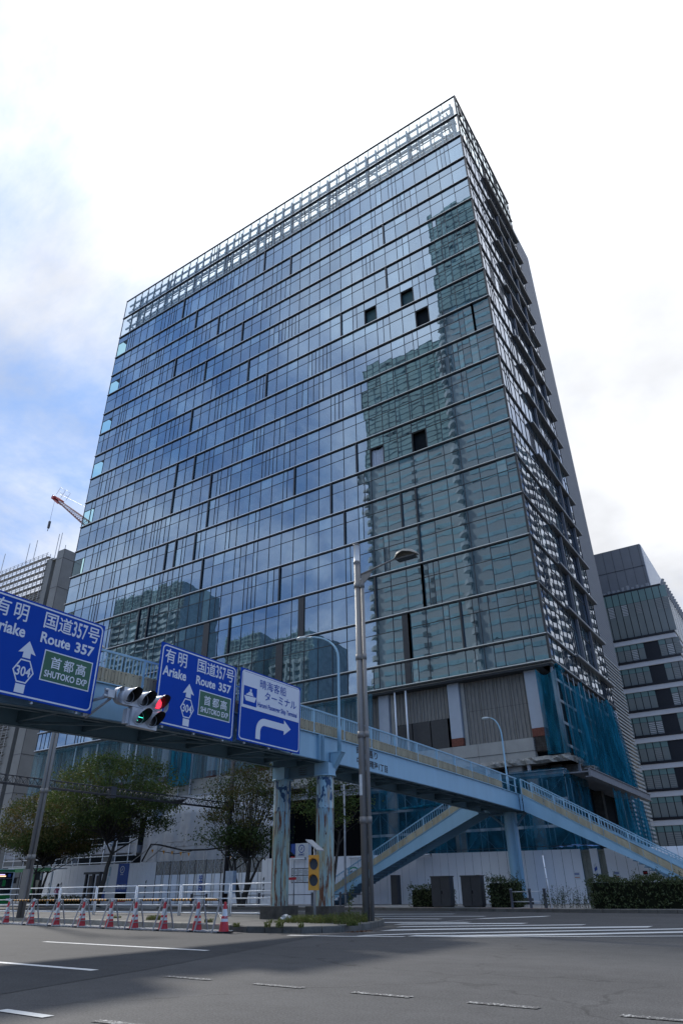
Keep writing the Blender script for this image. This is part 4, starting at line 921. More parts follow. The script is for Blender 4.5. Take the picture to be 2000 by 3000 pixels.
# ================================================================== MEDIAN FURNITURE
fr = thing('guard_railing', (-30, 24.6, .16), 'white tubular guard railing along the median behind the cones', 'railing')
xs = [-18.9, -19.15]; x = -19.15
fx = [-18.95]+[-22.15-3.15*k for k in range(0, 12)]
def fy(x): return 24.75+(-18.9-x)*.06
prev = -18.95
for k, x in enumerate(fx[1:]):
    a, b = prev-.06, x+.06
    for z in (.42, .66, .92, 1.2):
        mb = MB(); mb.tube([(a, fy(a), .16+z*1.0), (b, fy(b), .16+z)], .03 if z > 1 else .024, 6); mb.build('rail', m_white, fr)
    mb = MB(); mb.tube([(a, fy(a)-.01, .16+.12), (b, fy(b)-.01, .16+.12)], .03, 6); mb.build('rail', m_white, fr)
    for xx in (x+.05, x-.07):
        mb = MB(); mb.tube([(xx, fy(xx), .1), (xx, fy(xx), 1.37)], .032, 6); mb.build('post', m_white, fr)
    prev = x
mb = MB(); mb.tube([(-18.95, fy(-18.95), .1), (-18.95, fy(-18.95), 1.37)], .032, 6); mb.build('post', m_white, fr)
# cones with A-frame barriers
m_cw = mat('cone_reflective_white', (.62, .64, .66), .5, var=.04); m_rub = mat('rubber_black', (.015, .015, .016), .8, var=.1); m_tube = mat('weathered_tube', (.30, .305, .31), .55, .2, var=.2)
cp = [(-15.95, 17.75), (-17.25, 17.95), (-18.9, 18.1), (-20.45, 18.25), (-22.0, 18.5), (-23.9, 18.8), (-25.8, 19.1), (-27.9, 19.45), (-30.2, 19.85), (-32.8, 20.25)]
def make_cone(x, y, label):
    t = thing('traffic_cone', (x, y, 0), label, 'traffic cone', 'red and white traffic cones along the kerb')
    mb = MB(); mb.box(x-.18, x+.18, y-.18, y+.18, 0.006, .04); mb.build('cone_base', m_rub, t)
    def rz(z): return .135+(.032-.135)*(z-.04)/.66
    for nm, z0_, z1_, m in (('cone_body', .04, .26, m_red), ('reflective_band', .26, .33, m_cw), ('cone_body', .33, .39, m_red), ('reflective_band', .39, .55, m_cw), ('cone_body', .55, .70, m_red)):
        mb = MB(); mb.lathe([(rz(z0_), z0_), (rz(z1_), z1_)], 20, (x, y, 0)); mb.build(nm, m, t)
    mb = MB(); mb.lathe([(.032, .70), (.024, .715), (.001, .716)], 12, (x, y, 0)); mb.build('cone_tip', m_red, t); t.scale = (1.13, 1.13, 1.13); return t
names = ['nearest traffic cone, standing free right of the barriers and tied with white cord', 'traffic cone second from the right in the row', 'traffic cone third from the right in the row', 'traffic cone fourth from the right in the row', 'traffic cone fifth from the right in the row',
         'traffic cone fifth from the left in the row', 'traffic cone fourth from the left in the row', 'traffic cone third from the left in the row', 'traffic cone second from the left in the row', 'traffic cone at the left end of the row']
c0 = make_cone(*cp[0], names[0])
cords = MB(); 
for k in range(1, 9):
    c = copy_thing(c0, (cp[k][0]-cp[0][0], cp[k][1]-cp[0][1], 0), names[k] if k < 8 else names[9])
cords.tube([(-16.09, 17.73, .47), (-15.97, 17.66, .40), (-15.84, 17.69, .42), (-15.84, 17.8, .38), (-16.0, 17.66, .33), (-16.08, 17.75, .36), (-16.3, 17.8, .56)], .008, 5); cords.build('cord', m_cw, c0)
def barrier(x0, x1, ya, yb, label):
    t = thing('barrier', ((x0+x1)/2, (ya+yb)/2, 0), label, 'road barrier', 'folding barriers with striped bars between the cones')
    def yy(x): return ya+(yb-ya)*(x-x0)/(x1-x0)
    n = 13
    for k in range(n):
        a = x0+.12+(x1-x0-.24)*k/n; b = x0+.12+(x1-x0-.24)*(k+1)/n; mb = MB(); mb.tube([(a, yy(a), .87), (b, yy(b), .87)], .034, 8); mb.build('bar_stripe', m_yel if k % 2 else m_rub, t)
    mb = MB(); mb.tube([(x0-.02, yy(x0), .895), (x1+.02, yy(x1), .895)], .012, 6); mb.build('top_wire', m_tube, t)
    for x in (x0, x1):
        for s in (-1, 1):
            mb = MB(); mb.bar((x, yy(x), .895), (x+s*.02-.0, yy(x)+s*.28, .01), .045, .03); mb.build('leg', m_tube, t)
        mb = MB(); mb.bar((x, yy(x)-.2, .22), (x, yy(x)+.2, .22), .03, .02); mb.build('leg_brace', m_tube, t)
m_yel = mat('barrier_yellow', (.62, .27, .02), .5, var=.08)
bl = ['rightmost', 'second from right', 'third from right', 'fourth from right', 'fourth from left', 'third from left', 'second from left', 'leftmost']
for k in range(8):
    (xa, ya), (xb, yb) = cp[k+1], cp[k]; o = .16
    barrier(xa+o, xb-o if k else xb-.22, ya+.02, yb+.02, 'folding barrier with yellow and black bar, %s of the row' % bl[k])
    dx = (xb-xa)
    for q in range(3):
        f = .25+.22*q
    pl = thing('pallet', ((xa+xb)/2, (ya+yb)/2+.15, 0), 'grey slatted rack lying on the asphalt under the %s barrier' % bl[k], 'rack', 'slatted racks lying between the cones')
    for q in range(7):
        f = .14+.75*q/6; x = xa+dx*f; y = ya+(yb-ya)*f
        mb = MB(); mb.bar((x, y-.3, .05), (x+.16, y+.34, .05), .07, .02); mb.build('slat', m_steel, pl)
    for off in (-.22, .24):
        mb = MB(); mb.bar((xa+dx*.1, ya+(yb-ya)*.1+off, .026), (xa+dx*.93, ya+(yb-ya)*.93+off, .026), .03, .026); mb.build('runner', m_tube, pl)
# little solar lights on every second cone
for k in range(2, 9):
    x, y = cp[k]; t = thing('warning_light', (x, y, .81), 'small white flasher on top of the %s cone' % (names[k if k < 8 else 9].replace('traffic cone ', '').replace(' in the row', '').replace('at the left end of the row', 'leftmost')), 'warning light', 'white flashers on the cones')
    mb = MB(); mb.box(x-.035, x+.035, y-.025, y+.025, .84, .94); mb.build('case', m_cw, t); mb = MB(); mb.tube([(x, y, .811), (x, y, .84)], .02, 6); mb.build('stem', m_tube, t)
# amber two-aspect flasher with a solar panel
m_amb = mat('amber_enamel', (.62, .29, .022), .42, var=.05)
yl = thing('warning_beacon', (-14.9, 20.95, .16), 'yellow two-lamp warning signal with small solar panel before the right pillar', 'warning signal')
x, y = -14.9, 20.95
mb = MB(); mb.tube([(x, y+.02, .1), (x, y+.02, 2.4)], .045, 10); mb.build('pole', m_steel, yl)
mb = MB(); mb.box(x-.19, x+.16, y-.12, y+.0, 1.08, 2.13)
vsrot = Matrix.Rotation(rad(28), 3, 'Z'); c_ = Vector((x, y, 0)); mb.v = [tuple(vsrot @ (Vector(v)-c_)+c_) for v in mb.v]; mb.build('case', m_amb, yl)
d = vsrot @ Vector((0, -1, 0)); rt = vsrot @ Vector((1, 0, 0))
for z in (1.85, 1.37):
    cc = c_+d*.125+rt*(-.01)+Vector((0, 0, z)); mb = MB(); n = 24; mb.add([cc]+[cc+rt*(.14*math.cos(2*math.pi*k/n))+Vector((0, 0, .165*math.sin(2*math.pi*k/n))) for k in range(n)], [(0, k+1, (k+1) % n+1) for k in range(n)]); mb.build('lens', m_lens, yl, recalc=False)
    mb = MB(); n = 14; vs = []
    for k in range(n+1):
        a = rad(5+170*k/n)
        for r_, dd in ((.15, 0), (.155, .2*(.5+.5*math.sin(a)))): vs.append(cc+rt*(r_*math.cos(a))+Vector((0, 0, r_*1.18*math.sin(a)))+d*dd)
    mb.add(vs, [(2*k, 2*k+2, 2*k+3, 2*k+1) for k in range(n)], 0, True); mb.build('hood', m_amb, yl, recalc=False)
mb = MB(); mb.add([(x-.24, y-.2, 2.62), (x+.26, y-.2, 2.28), (x+.26, y+.2, 2.28), (x-.24, y+.2, 2.62), (x-.25, y-.2, 2.59), (x+.25, y-.2, 2.25), (x+.25, y+.2, 2.25), (x-.25, y+.2, 2.59)], [(0, 1, 2, 3), (7, 6, 5, 4), (0, 4, 5, 1), (1, 5, 6, 2), (2, 6, 7, 3), (3, 7, 4, 0)]); mb.build('solar_panel', m_steel, yl)
# litter bag
bag = MB(); r9 = random.Random(4); vs = []; n = 12; m_ = 8
for i in range(m_+1):
    for k in range(n):
        a = 2*math.pi*k/n; ph = math.pi*i/m_; rj = 1+r9.uniform(-.28, .28); vs.append((-16.25+.17*math.sin(ph)*math.cos(a)*rj*1.35, 21.2+.14*math.sin(ph)*math.sin(a)*rj, .26+.1*math.cos(ph)*rj))
bag.add(vs, [(i*n+k, i*n+(k+1) % n, (i+1)*n+(k+1) % n, (i+1)*n+k) for i in range(m_) for k in range(n)]); bag.build('plastic_bag', mat('bag_plastic', (.5, .52, .53), .3, var=.3, scale=14), label='crumpled white plastic bag among weeds before the left pillar', cat='bag')
# ================================================================== HOARDING
YH = 47.5
m_hd = mat('white_hoarding', (.72, .73, .76), .5, .0, var=.035, scale=.8, streak=True)
def hz(x): return 3.46 if x < -52 else 3.46+(x+52)/(-12+52)*(3.10-3.46)
hd = thing('site_hoarding', (-20, YH, .14), 'long white panelled construction hoarding behind the stairs, right of the gate', 'hoarding')
def hpanels(parent, x0, x1, w=.605):
    n = round((x1-x0)/w); w = (x1-x0)/n; zt = None
    for k in range(n):
        a = x0+k*w; zz = hz(a); j = rnd.uniform(-.006, .006)
        mb = MB(); mb.box(a+.014, a+w-.014, YH+j, YH+.03+j, .14, zz); mb.build('panel', m_hd, parent)
hpanels(hd, -39.0, -13.3); hpanels(hd, -12.75, -12.25); hpanels(hd, -11.85, 8)
mb = MB(); mb.box(-24, -9.5, YH-.03, YH+.12, 3.33, 3.36); mb.build('top_rail', m_dark, hd)
for a, b in ((-13.28, -12.77), (-12.23, -11.87)):
    mb = MB(); zz = hz(a)-.05; mb.box(a, b, YH+.06, YH+.08, .14, zz, 0)
    for q in ((a+.04, a+.08), ((a+b)/2-.02, (a+b)/2+.02)): mb.box(q[0], q[1], YH+.02, YH+.055, .14, zz, 1)
    for z in (1.3, 2.9): mb.box(a, b, YH+.0, YH+.019, z, z+.05, 1)
    mb.build('clear_panel', [mat('dusty_clear_sheet', (.17, .18, .155), .3, var=.25, scale=3), mat('olive_frame', (.15, .155, .12), .6)], hd, label='dusty see-through panel with olive frame')
hl = thing('left_hoarding', (-60, YH, .14), 'white panelled construction hoarding left of the tall mesh gate', 'hoarding'); hpanels(hl, -67.4, -51.2)
# small notices
m_blu = mat('print_blue', (.02, .07, .30), .5, var=.03); m_grn = mat('print_green', (.02, .25, .10), .5, var=.03); m_prw = mat('print_white', (.58, .60, .62), .5, var=.02); m_tealp = mat('print_teal', (.02, .30, .38), .5, var=.03)
def plate(x0, x1, z0, z1, m, label, cat='notice', y=YH-.012, name='notice_board'):
    t = thing(name, ((x0+x1)/2, y, z0), label, cat); mb = MB(); mb.box(x0, x1, y, y+.01, z0, z1); mb.build('plate', m, t); return t
RX, UZ = (1, 0, 0), (0, 0, 1)
def pt(t, s, x, z, w, h, m, b=.02, y=YH-.014, up=UZ, rt=RX): return put_text(s, t, m, (x, y, z), rt, up, w, h, b, nrm_off=.003)
t = plate(-36.0, -34.25, 1.57, 2.58, m_dark, 'black framed board with six white notices left of the yellow beacon')
for i in range(3):
    for j in range(2):
        mb = MB(); a = -35.94+i*.57; b = 1.62+j*.48; mb.box(a, a+.52, YH-.02, YH-.013, b, b+.43, 0)
        for q in range(6): mb.box(a+.05, a+.1+.34*rnd.random()+.05, YH-.023, YH-.0205, b+.06+q*.055, b+.075+q*.055, 1 if (i, j) != (2, 0) else 2)
        mb.build('notice_sheet', [m_prw, m_dark, m_tealp], t)
t = thing('banner', (-55.5, YH, .3), 'tall blue and black company banner on the left hoarding', 'banner')
bx0, bx1 = -56.25, -54.75
mb = MB(); mb.box(bx0, bx1, YH-.02, YH-.012, 1.15, 3.44, 0); mb.box(bx0, bx1, YH-.02, YH-.012, .62, 1.149, 1); mb.box(bx0, bx1, YH-.02, YH-.012, .36, .619, 2); mb.build('banner_sheet', [m_blu, m_black, m_red], t)
def ring(t, cx, cz, r, m, y, leaf=True):
    mb = MB(); n = 28; mb.add([(cx+q*math.cos(2*math.pi*k/n), y, cz+q*math.sin(2*math.pi*k/n)) for q in (r, r*.78) for k in range(n)], [(k, (k+1) % n, n+(k+1) % n, n+k) for k in range(n)])
    if leaf: mb.add([(cx+a*r, y, cz+b*r) for a, b in ((-.28, -.42), (-.02, -.30), (.30, .25), (.28, .45), (.02, .30), (-.30, -.2))], [tuple(range(6))])
    mb.build('ring_logo', m, t, recalc=False)
ring(t, bx0+.6, 2.95, .30, m_prw, YH-.026); pt(t, 'SHMZ', bx0+.4, 2.5, .42, .1, m_prw, y=YH-.022)
pt(t, '清水建設', bx0+.08, 1.35, 1.3, .42, m_prw, .008, y=YH-.022)
t = plate(-58.1, -57.65, .4, 1.2, m_blu, 'small blue poster under the vertical goals lettering'); pt(t, 'GOALS', -57.25, 2.45, .75, .24, m_tealp, .03, up=(-1, 0, 0), rt=UZ); pt(t, 'SUSTAINABLE', -57.4, 1.45, .9, .13, m_tealp, .02, up=(-1, 0, 0), rt=UZ)
t = plate(-36.35, -35.05, 3.36, 4.38, m_prw, 'white square company box sign standing above the hoarding', y=48.4, name='company_sign')
ring(t, -35.7, 3.98, .30, m_blu, 48.39); put_text('SHMZ', t, m_blu, (-36.0, 48.392, 3.5), RX, UZ, .58, .13, .03)
mb = MB(); mb.box(-36.7, -36.36, 48.3, 48.9, 3.6, 4.36, 0); mb.box(-36.7, -36.36, 48.3, 48.9, 3.36, 3.44, 1); mb.build('side_face', [m_blu, m_red], t); mb = MB(); mb.box(-36.3, -35.1, 48.42, 48.9, 3.3, 4.3); mb.build('box_body', m_prw, t)
t = plate(-30.75, -29.65, 1.9, 2.55, m_hd, 'green and black site safety emblem on the hoarding left of the stair')
arcp = [(-30.2+.42*math.cos(rad(a)), 2.3+.26*math.sin(rad(a))) for a in range(20, 161, 14)]+[(-30.2+.28*math.cos(rad(a)), 2.3+.15*math.sin(rad(a))) for a in range(160, 19, -14)]
mb = MB(); mb.add([(a, YH-.016, b) for a, b in arcp], [tuple(range(len(arcp)))]); mb.build('green_arch', m_grn, t, recalc=False)
pt(t, 'S', -30.74, 2.1, .22, .34, m_dark, .05); pt(t, 'afe wor', -30.5, 2.17, .6, .16, m_dark, .04); pt(t, 'K', -29.88, 2.1, .2, .30, m_dark, .05); pt(t, 'TOKYO', -30.42, 2.0, .46, .12, m_dark, .02)
t = plate(-32.35, -32.05, 1.95, 2.25, m_hd, 'tiny round emblem on the hoarding beside the right pillar'); ring(t, -32.2, 2.12, .09, m_red, YH-.016, False)
for x, z, lb in ((-20.4, 1.62, 'small red digit display on the hoarding left of the far pillar'), (-9.7, 1.62, 'small red digit display on the hoarding above the right hedge')):
    t = plate(x-.12, x+.14, z, z+.2, m_black, lb, 'display'); pt(t, '8:88', x-.09, z+.06, .2, .09, m_red, .01); mb = MB(); mb.box(x-.08, x+.1, YH-.012, YH-.006, z-.17, z-.08); mb.build('label_plate', m_prw, t)
for x, lb in ((-13.75, 'white notice with blue lines left of the clear panels'), (-11.35, 'white notice with blue lines right of the clear panels')):
    t = plate(x-.2, x+.2, 1.45, 1.85, m_prw, lb); mb = MB()
    for q, mi in ((.3, 0), (.24, 0), (.08, 1)): mb.box(x-.15, x+.15, YH-.016, YH-.013, 1.45+q, 1.45+q+.035, mi)
    mb.build('printed_lines', [m_blu, m_or], t)
t = thing('striped_marker', (-12.5, YH, .2), 'blue and white striped marker strip between the two clear panels', 'marker')
for q in range(9):
    mb = MB(); z = .5+q*.19; mb.prism([(-12.62, z), (-12.44, z+.12), (-12.44, z+.19+.12), (-12.62, z+.19)], 'Y', YH-.03, YH-.015); mb.build('stripe', m_blu if q % 2 else m_prw, t)
for x, lb in ((-52.3, 'black and white hazard strip left of the mesh gate'), (-38.75, 'black and white hazard strip right of the mesh gate'), (-66.2, 'hazard strip at the left end of the hoarding'), (-64.3, 'hazard strip second from the left end of the hoarding')):
    t = thing('hazard_strip', (x, YH-.05, .2), lb, 'marker')
    for q in range(8):
        mb = MB(); z = .35+q*.2; mb.prism([(x-.06, z), (x+.06, z+.1), (x+.06, z+.3), (x-.06, z+.2)], 'Y', YH-.03, YH-.015); mb.build('stripe', m_dark if q % 2 else m_prw, t)
for a, b, lb in ((-35.9, -34.6, 'white tube lamp on top of the hoarding by the left pillar'), (-30.5, -29.4, 'white tube lamp on the hoarding behind the lamp column'), (-24.9, -23.7, 'white tube lamp on the hoarding under the left stair')):
    t = thing('tube_lamp', (a, YH-.1, 3.3), lb, 'lamp', 'tube lamps on the hoarding'); z = hz(a)-.12
    mb = MB(); mb.tube([(a, YH-.12, z), (b, YH-.12, z+.01)], .05, 8); mb.build('tube', m_prw, t); mb = MB(); mb.box(b-.05, b, YH-.15, YH-.01, z-.06, z+.1); mb.build('holder', m_dark, t)
# concertina gate
gt = thing('site_gate', (-45, YH, .14), 'tall folding site gate with grey mesh tops and white lower panels', 'gate')
m_mesh = net_mat('gate_mesh', (.24, .225, .19), .72, .12, (6, 6, 6)); n = 24; w = (51.15-39.05)/n
for k in range(n):
    a = -51.15+k*w; dy = .22 if k % 2 else -.0; dy2 = -.0 if k % 2 else .22; b = a+w
    mb = MB(); mb.add([(a, YH+dy, .2), (b, YH+dy2, .2), (b, YH+dy2, 2.4), (a, YH+dy, 2.4)], [(0, 1, 2, 3)]); mb.build('gate_panel', m_hd, gt, recalc=False)
    mb = MB(); mb.add([(a, YH+dy, 2.4), (b, YH+dy2, 2.4), (b, YH+dy2, 3.5), (a, YH+dy, 3.5)], [(0, 1, 2, 3)]); mb.build('gate_mesh', m_mesh, gt, recalc=False)
    mb = MB(); mb.box(a-.02, a+.02, YH+dy-.05, YH+dy-.01, .15, 3.5); mb.build('gate_post', m_steel if k % 3 else m_dark, gt)
    mb = MB(); mb.bar((a, YH+dy-.02, 2.45), (b, YH+dy2-.02, 3.4), .015, .015); mb.bar((a, YH+dy-.02, 3.4), (b, YH+dy2-.02, 2.45), .015, .015); mb.bar((a, YH+dy-.02, 3.48), (b, YH+dy2-.02, 3.48), .03, .03); mb.bar((a, YH+dy-.02, 1.25), (b, YH+dy2-.02, 1.25), .015, .015); mb.build('gate_brace', m_steel, gt)
put_text('SHMZ', gt, m_blu, (-45.8, YH-.06, 2.3), (0, 0, -1), (1, 0, 0), 1.2, .42, .04)
# truss frame with cable over the gate
tr = thing('gate_gantry', (-45, 48.6, 0), 'light lattice beam on thin posts with a black hose slung over the site gate', 'gantry')
mb = MB(); z0_ = 4.65; 
for z in (z0_, z0_+.42): mb.tube([(-51.3, 48.6, z), (-38.6, 48.6, z+.15)], .03, 6)
for k in range(28): a = -51.0+k*.44; mb.tube([(a, 48.6, z0_+(.42 if k % 2 else 0)), (a+.44, 48.6, z0_+(0 if k % 2 else .42))], .018, 5)
mb.build('lattice_beam', m_tube, tr)
for x in (-52.6, -50.4, -49.2, -47.8, -46.5, -45.2, -44.0, -42.6, -41.2, -38.6):
    mb = MB(); mb.tube([(x, 48.7, .2), (x, 48.7, 4.9)], .035, 6); mb.build('post', m_tube, tr)
mb = MB(); mb.tube([(-54.2, 48.4, 3.6), (-53.2, 48.4, 5.0), (-52, 48.4, 4.9), (-49, 48.4, 4.35), (-46, 48.4, 4.3), (-42, 48.4, 4.5), (-39.5, 48.3, 5.1), (-37.8, 48.3, 5.25), (-37.0, 48.3, 4.7), (-36.9, 48.3, 3.9), (-36.4, 48.3, 3.5)], .07, 8)
mb.tube([(-52.2, 48.5, 4.4), (-50, 48.5, 4.1), (-48, 48.5, 4.25)], .03, 6); mb.build('black_hose', m_rub, tr)
for x in (-53.0, -51.5, -50.4, -49.3, -48.3, -43.4):
    mb = MB(); z = 4.55-(x+53)*.09; mb.add([(x, 48.3, z), (x+.32, 48.3, z-.02), (x+.2, 48.3, z-.34)], [(0, 1, 2)]); mb.build('yellow_flag', m_yel, tr, recalc=False)
mb = MB(); mb.bar((-54.5, 48.6, 3.2), (-51.5, 48.6, 4.9), .06, .06); mb.bar((-56.5, 48.6, 3.3), (-52.6, 48.6, 5.2), .06, .06); mb.build('raking_brace', m_tube, tr)

# ================================================================== SCAFFOLD, NETS, SHROUD
m_net = net_mat('teal_net', (.012, .125, .19), .52, .38, (.9, .9, .14)); m_net2 = net_mat('dark_teal_net', (.012, .085, .135), .62, .18, (.8, .8, .4)); m_netl = net_mat('pale_blue_net', (.09, .22, .29), .40, .14, (1.4, 1.4, .05))
m_sfr = mat('scaffold_tube_blue', (.10, .20, .27), .5, .2, var=.1)
sc_ = thing('netted_scaffold', (-25, 54, .14), 'scaffold wrapped in dark teal netting behind the hoarding and stair', 'scaffold')
XS0, XS1, YSC = -33.3, -15.3, 53.6
mb = MB(); mb.box(XS0, XS1, YF-.9, YF-.85, .2, 8.6); mb.build('dark_backing', m_int, sc_)
k = 0; x = XS0
while x <= XS1+.01:
    for yy in (YSC+.3, YSC+1.6):
        mb = MB(); mb.tube([(x, yy, .14), (x, yy, 8.3)], .04, 6); mb.build('standard', m_sfr, sc_)
    x += 1.8
for z in (2.9, 4.85, 6.65, 8.3):
    for k in range(10):
        mb = MB(); mb.box(XS0+k*1.8+.03, XS0+k*1.8+1.77, YSC+.1, YSC+.14, z, z+.2); mb.build('toe_board', m_prw if 4 < z < 7 else m_sfr, sc_)
mb = MB(); x = XS0; k = 0
while x < XS1-.2:
    for j, z in enumerate((3.0, 4.9, 6.7)): 
        if (k+j) % 2: mb.bar((x, YSC+.22, z), (x+1.8, YSC+.22, z+1.75), .03, .03)
        else: mb.bar((x, YSC+.22, z+1.75), (x+1.8, YSC+.22, z), .03, .03)
    x += 1.8; k += 1
mb.build('cross_braces', m_sfr, sc_, kind='stuff')
for x in (-31.2, -25.0, -18.4): mb = MB(); mb.box(x-.45, x+.45, YSC+2, YSC+2.5, .2, 8.6); mb.build('column_behind', m_conc, sc_)
def net(parent, P, Q, zt, zb_, m, seed, folds=14, amp=.16, nu=60, nv=16, sag=.25, name='net', flare=0):
    P = Vector(P); Q = Vector(Q); d = (Q-P).normalized(); nr = Vector((d.y, -d.x, 0)); r = random.Random(seed); ph = [r.uniform(0, 6.28) for _ in range(6)]; vs = []
    for i in range(nu+1):
        u = i/nu; p = P+(Q-P)*u
        for j in range(nv+1):
            v = j/nv; o = amp*(math.sin(u*folds*6.28+ph[0]+v*1.3)*.6+math.sin(u*folds*2.3*6.28+ph[1]-v*2)*.3+.5*math.sin(u*3+ph[2]+v*2))*(.35+.65*v)
            t = zt(u) if callable(zt) else zt; b = zb_(u) if callable(zb_) else zb_
            z = t+(b-t)*v-sag*math.sin(math.pi*((u*folds/2) % 1))*(1-v)*.6
            w = p+nr*(o+flare*v)+Vector((0, 0, z)); vs.append(w)
    mb = MB(); mb.add(vs, [(i*(nv+1)+j, (i+1)*(nv+1)+j, (i+1)*(nv+1)+j+1, i*(nv+1)+j+1) for i in range(nu) for j in range(nv)], 0, True); return mb.build(name, m, parent, recalc=False)
net(sc_, (XS0, YSC, 0), (XS1, YSC, 0), 8.9, .3, m_net2, 5, 10, .05, sag=0); net(sc_, (XS1+.1, YSC, 0), (XS1+.1, 60, 0), 8.9, .3, m_net2, 6, 4, .06, 24)
mb = MB(); mb.tube([(XS0, YSC-.1, 6.95), (-30, YSC-.12, 6.85), (-26, YSC-.1, 7.0), (-22, YSC-.12, 6.9)], .1, 8); mb.build('bundled_net', m_net, sc_)
nt_ = thing('side_netting', (XC, 60, 9), 'bright teal safety netting draped down the right corner of the building', 'netting')
for y in (YF+.8, YF+1.5): mb = MB(); mb.tube([(XC+.0-.3, y, 10.1), (XC-.3, y, 17.9)], .13, 8); mb.build('pale_post', m_steelw, nt_)
for z in (11, 12.8, 14.6, 16.4):
    mb = MB(); mb.box(XC+.0, XC+.04, YF+.5, 75, z, z+.22); mb.build('walk_board', m_steelw, nt_)
for k in range(11):
    y = YF+2.3+k*1.7; mb = MB(); mb.tube([(XC+.12, y, 10), (XC+.12, y, 17.7)], .04, 6); mb.build('standard', m_steelw, nt_)
net(nt_, (XC+.45, YF-.3, 0), (XC+.45, 75.2, 0), lambda u: 17.5-.8*abs(math.sin(u*9))-(.5 if u > .6 else 0), lambda u: 10.3-u*.7-.5*abs(math.sin(u*11)), m_net, 9, 11, .5, 130, 22, .6, flare=.3)
net(nt_, (XC+.75, 66.5, 0), (XC+.75, 74.6, 0), lambda u: 17.2-.5*math.sin(u*7), lambda u: 10.0-u*.8-.4*abs(math.sin(u*8+1)), m_net, 19, 9, .40, 100, 18, .6, flare=.4)
mb = MB()
for k in range(3):
    pts = [(XC+.4, YF-.2+6.0*k/40*(t), 17.35+.15*math.sin(t*1.9+k)) for t in range(8)]; mb.tube(pts, .16, 7)
mb.build('gathered_net_roll', m_net, nt_)
net(nt_, (-17.05, YF-.35, 0), (XC+.45, YF-.35, 0), lambda u: 17.4-.6*math.sin(u*3.1), 10.35, m_net, 29, 3, .12, 24, 16, .2)
tarp = MB(); r9 = random.Random(2); pv = []
for i in range(15):
    for j in range(5): pv.append((-15.3+i*.21, YH+.1+j*.3, 3.24+.02*j+r9.uniform(0, .14)*math.sin(math.pi*(i+.5)/15)))
tarp.add(pv, [(i*5+j, (i+1)*5+j, (i+1)*5+j+1, i*5+j+1) for i in range(14) for j in range(4)]); tarp.build('blue_tarpaulin', mat('tarp_blue', (.05, .17, .42), .6, var=.7, scale=9), label='crumpled blue tarpaulin heaped on top of the hoarding right of the far pillar', cat='tarpaulin', recalc=False)
n2 = thing('lower_netting', (-13.6, 66, 5), 'blue-green netting hanging under the side deck beside the louvres', 'netting')
net(n2, (-13.7, 61.4, 0), (-13.7, 73.2, 0), 8.15, 4.0, m_net, 21, 10, .2, 70, 10, .4)
ln_ = thing('base_netting', (-60, YF-.3, 10), 'pale blue translucent netting stretched over the left columns below the glass', 'netting')
net(ln_, (-86.9, YF-.25, 0), (-33.4, YF-.25, 0), 17.75, lambda u: 12.2+.3*math.sin(u*9), m_netl, 31, 26, .06, 160, 8, 0)
net(ln_, (-60.3, YF-.5, 0), (-57.0, YF-.5, 0), 17.7, lambda u: 11.3, m_net, 33, 3, .15, 20, 8, .1)
m_shr = mat('grey_tarpaulin', (.33, .335, .345), .6, var=.12, scale=.9, bump=.05, bscale=1.3)
sh_ = thing('sheeted_enclosure', (-52, 54, .2), 'pale grey tarpaulin enclosure with pitched top behind the gate', 'enclosure')
prof = [(-60.6, 8.1), (-58.6, 9.15), (-56.3, 10.0), (-52.4, 9.95), (-48.4, 9.9), (-46.2, 9.3), (-43.4, 7.6)]
vs = []; nn = 70
def ztop(x):
    for (a, za), (b, zc) in zip(prof[:-1], prof[1:]):
        if a <= x <= b: return za+(zc-za)*(x-a)/(b-a)
    return prof[-1][1]
r8 = random.Random(8)
for i in range(nn+1):
    x = -60.6+17.2*i/nn; zt = ztop(x)
    for j in range(17):
        v = j/16; y = 53.9 if j > 3 else 53.9+(3-j)*.75; z = zt-(1-.0)*(0 if j < 3 else (v-3/16)*(zt-.2)/(13/16))
        if j <= 3: z = zt-.5*j
        else: z = (zt-1.5)*(1-(j-3)/13)+.2
        f = .10*math.sin(x*2.4+z*.35)+.05*math.sin(x*6.1-z*.8)+.03*r8.uniform(-1, 1)
        vs.append((x, y+f, z))
mb = MB(); mb.add(vs, [(i*17+j, (i+1)*17+j, (i+1)*17+j+1, i*17+j+1) for i in range(nn) for j in range(16)], 0, True); mb.build('tarpaulin', m_shr, sh_, recalc=False)
mb = MB(); mb.box(-60.4, -43.6, 54.6, 56.1, .2, 7.2); mb.build('frame_inside', m_int, sh_)
mb = MB(); mb.add([(-62.5, 53.5, 7.9), (-60.8, 53.4, 8.1), (-60.9, 53.5, 4.4), (-62.2, 53.6, 4.8)], [(0, 1, 2, 3)]); mb.build('hanging_flap', m_shr, sh_, recalc=False)
# walkway with handrails on the left
wk = thing('site_walkway', (-70, 53.5, 3), 'grey steel walkway with handrails above the left hoarding', 'walkway')
for z in (3.9, 4.5, 5.7, 6.3): mb = MB(); mb.tube([(-84, 53.4, z), (-61.2, 53.4, z)], .06 if z < 5 else .04, 6); mb.build('handrail', m_steel, wk)
for x in range(-84, -61, 2): mb = MB(); mb.tube([(x, 53.4, .2), (x, 53.4, 6.35)], .05, 6); mb.build('post', m_steel, wk)
mb = MB(); mb.box(-84, -61.2, 53.5, 55, 4.75, 5.45); mb.build('deck_side', mat('pale_grey_panel', (.26, .27, .30), .6), wk)
mb = MB(); mb.bar((-73.5, 52.6, 3.2), (-71.6, 52.6, 6.4), .08, .08); mb.bar((-69.5, 52.6, 3.2), (-71.4, 52.6, 6.4), .08, .08); mb.bar((-71.5, 52.4, 3.2), (-71.5, 52.4, 6.6), .06, .06); mb.build('tripod_brace', m_steel, wk)

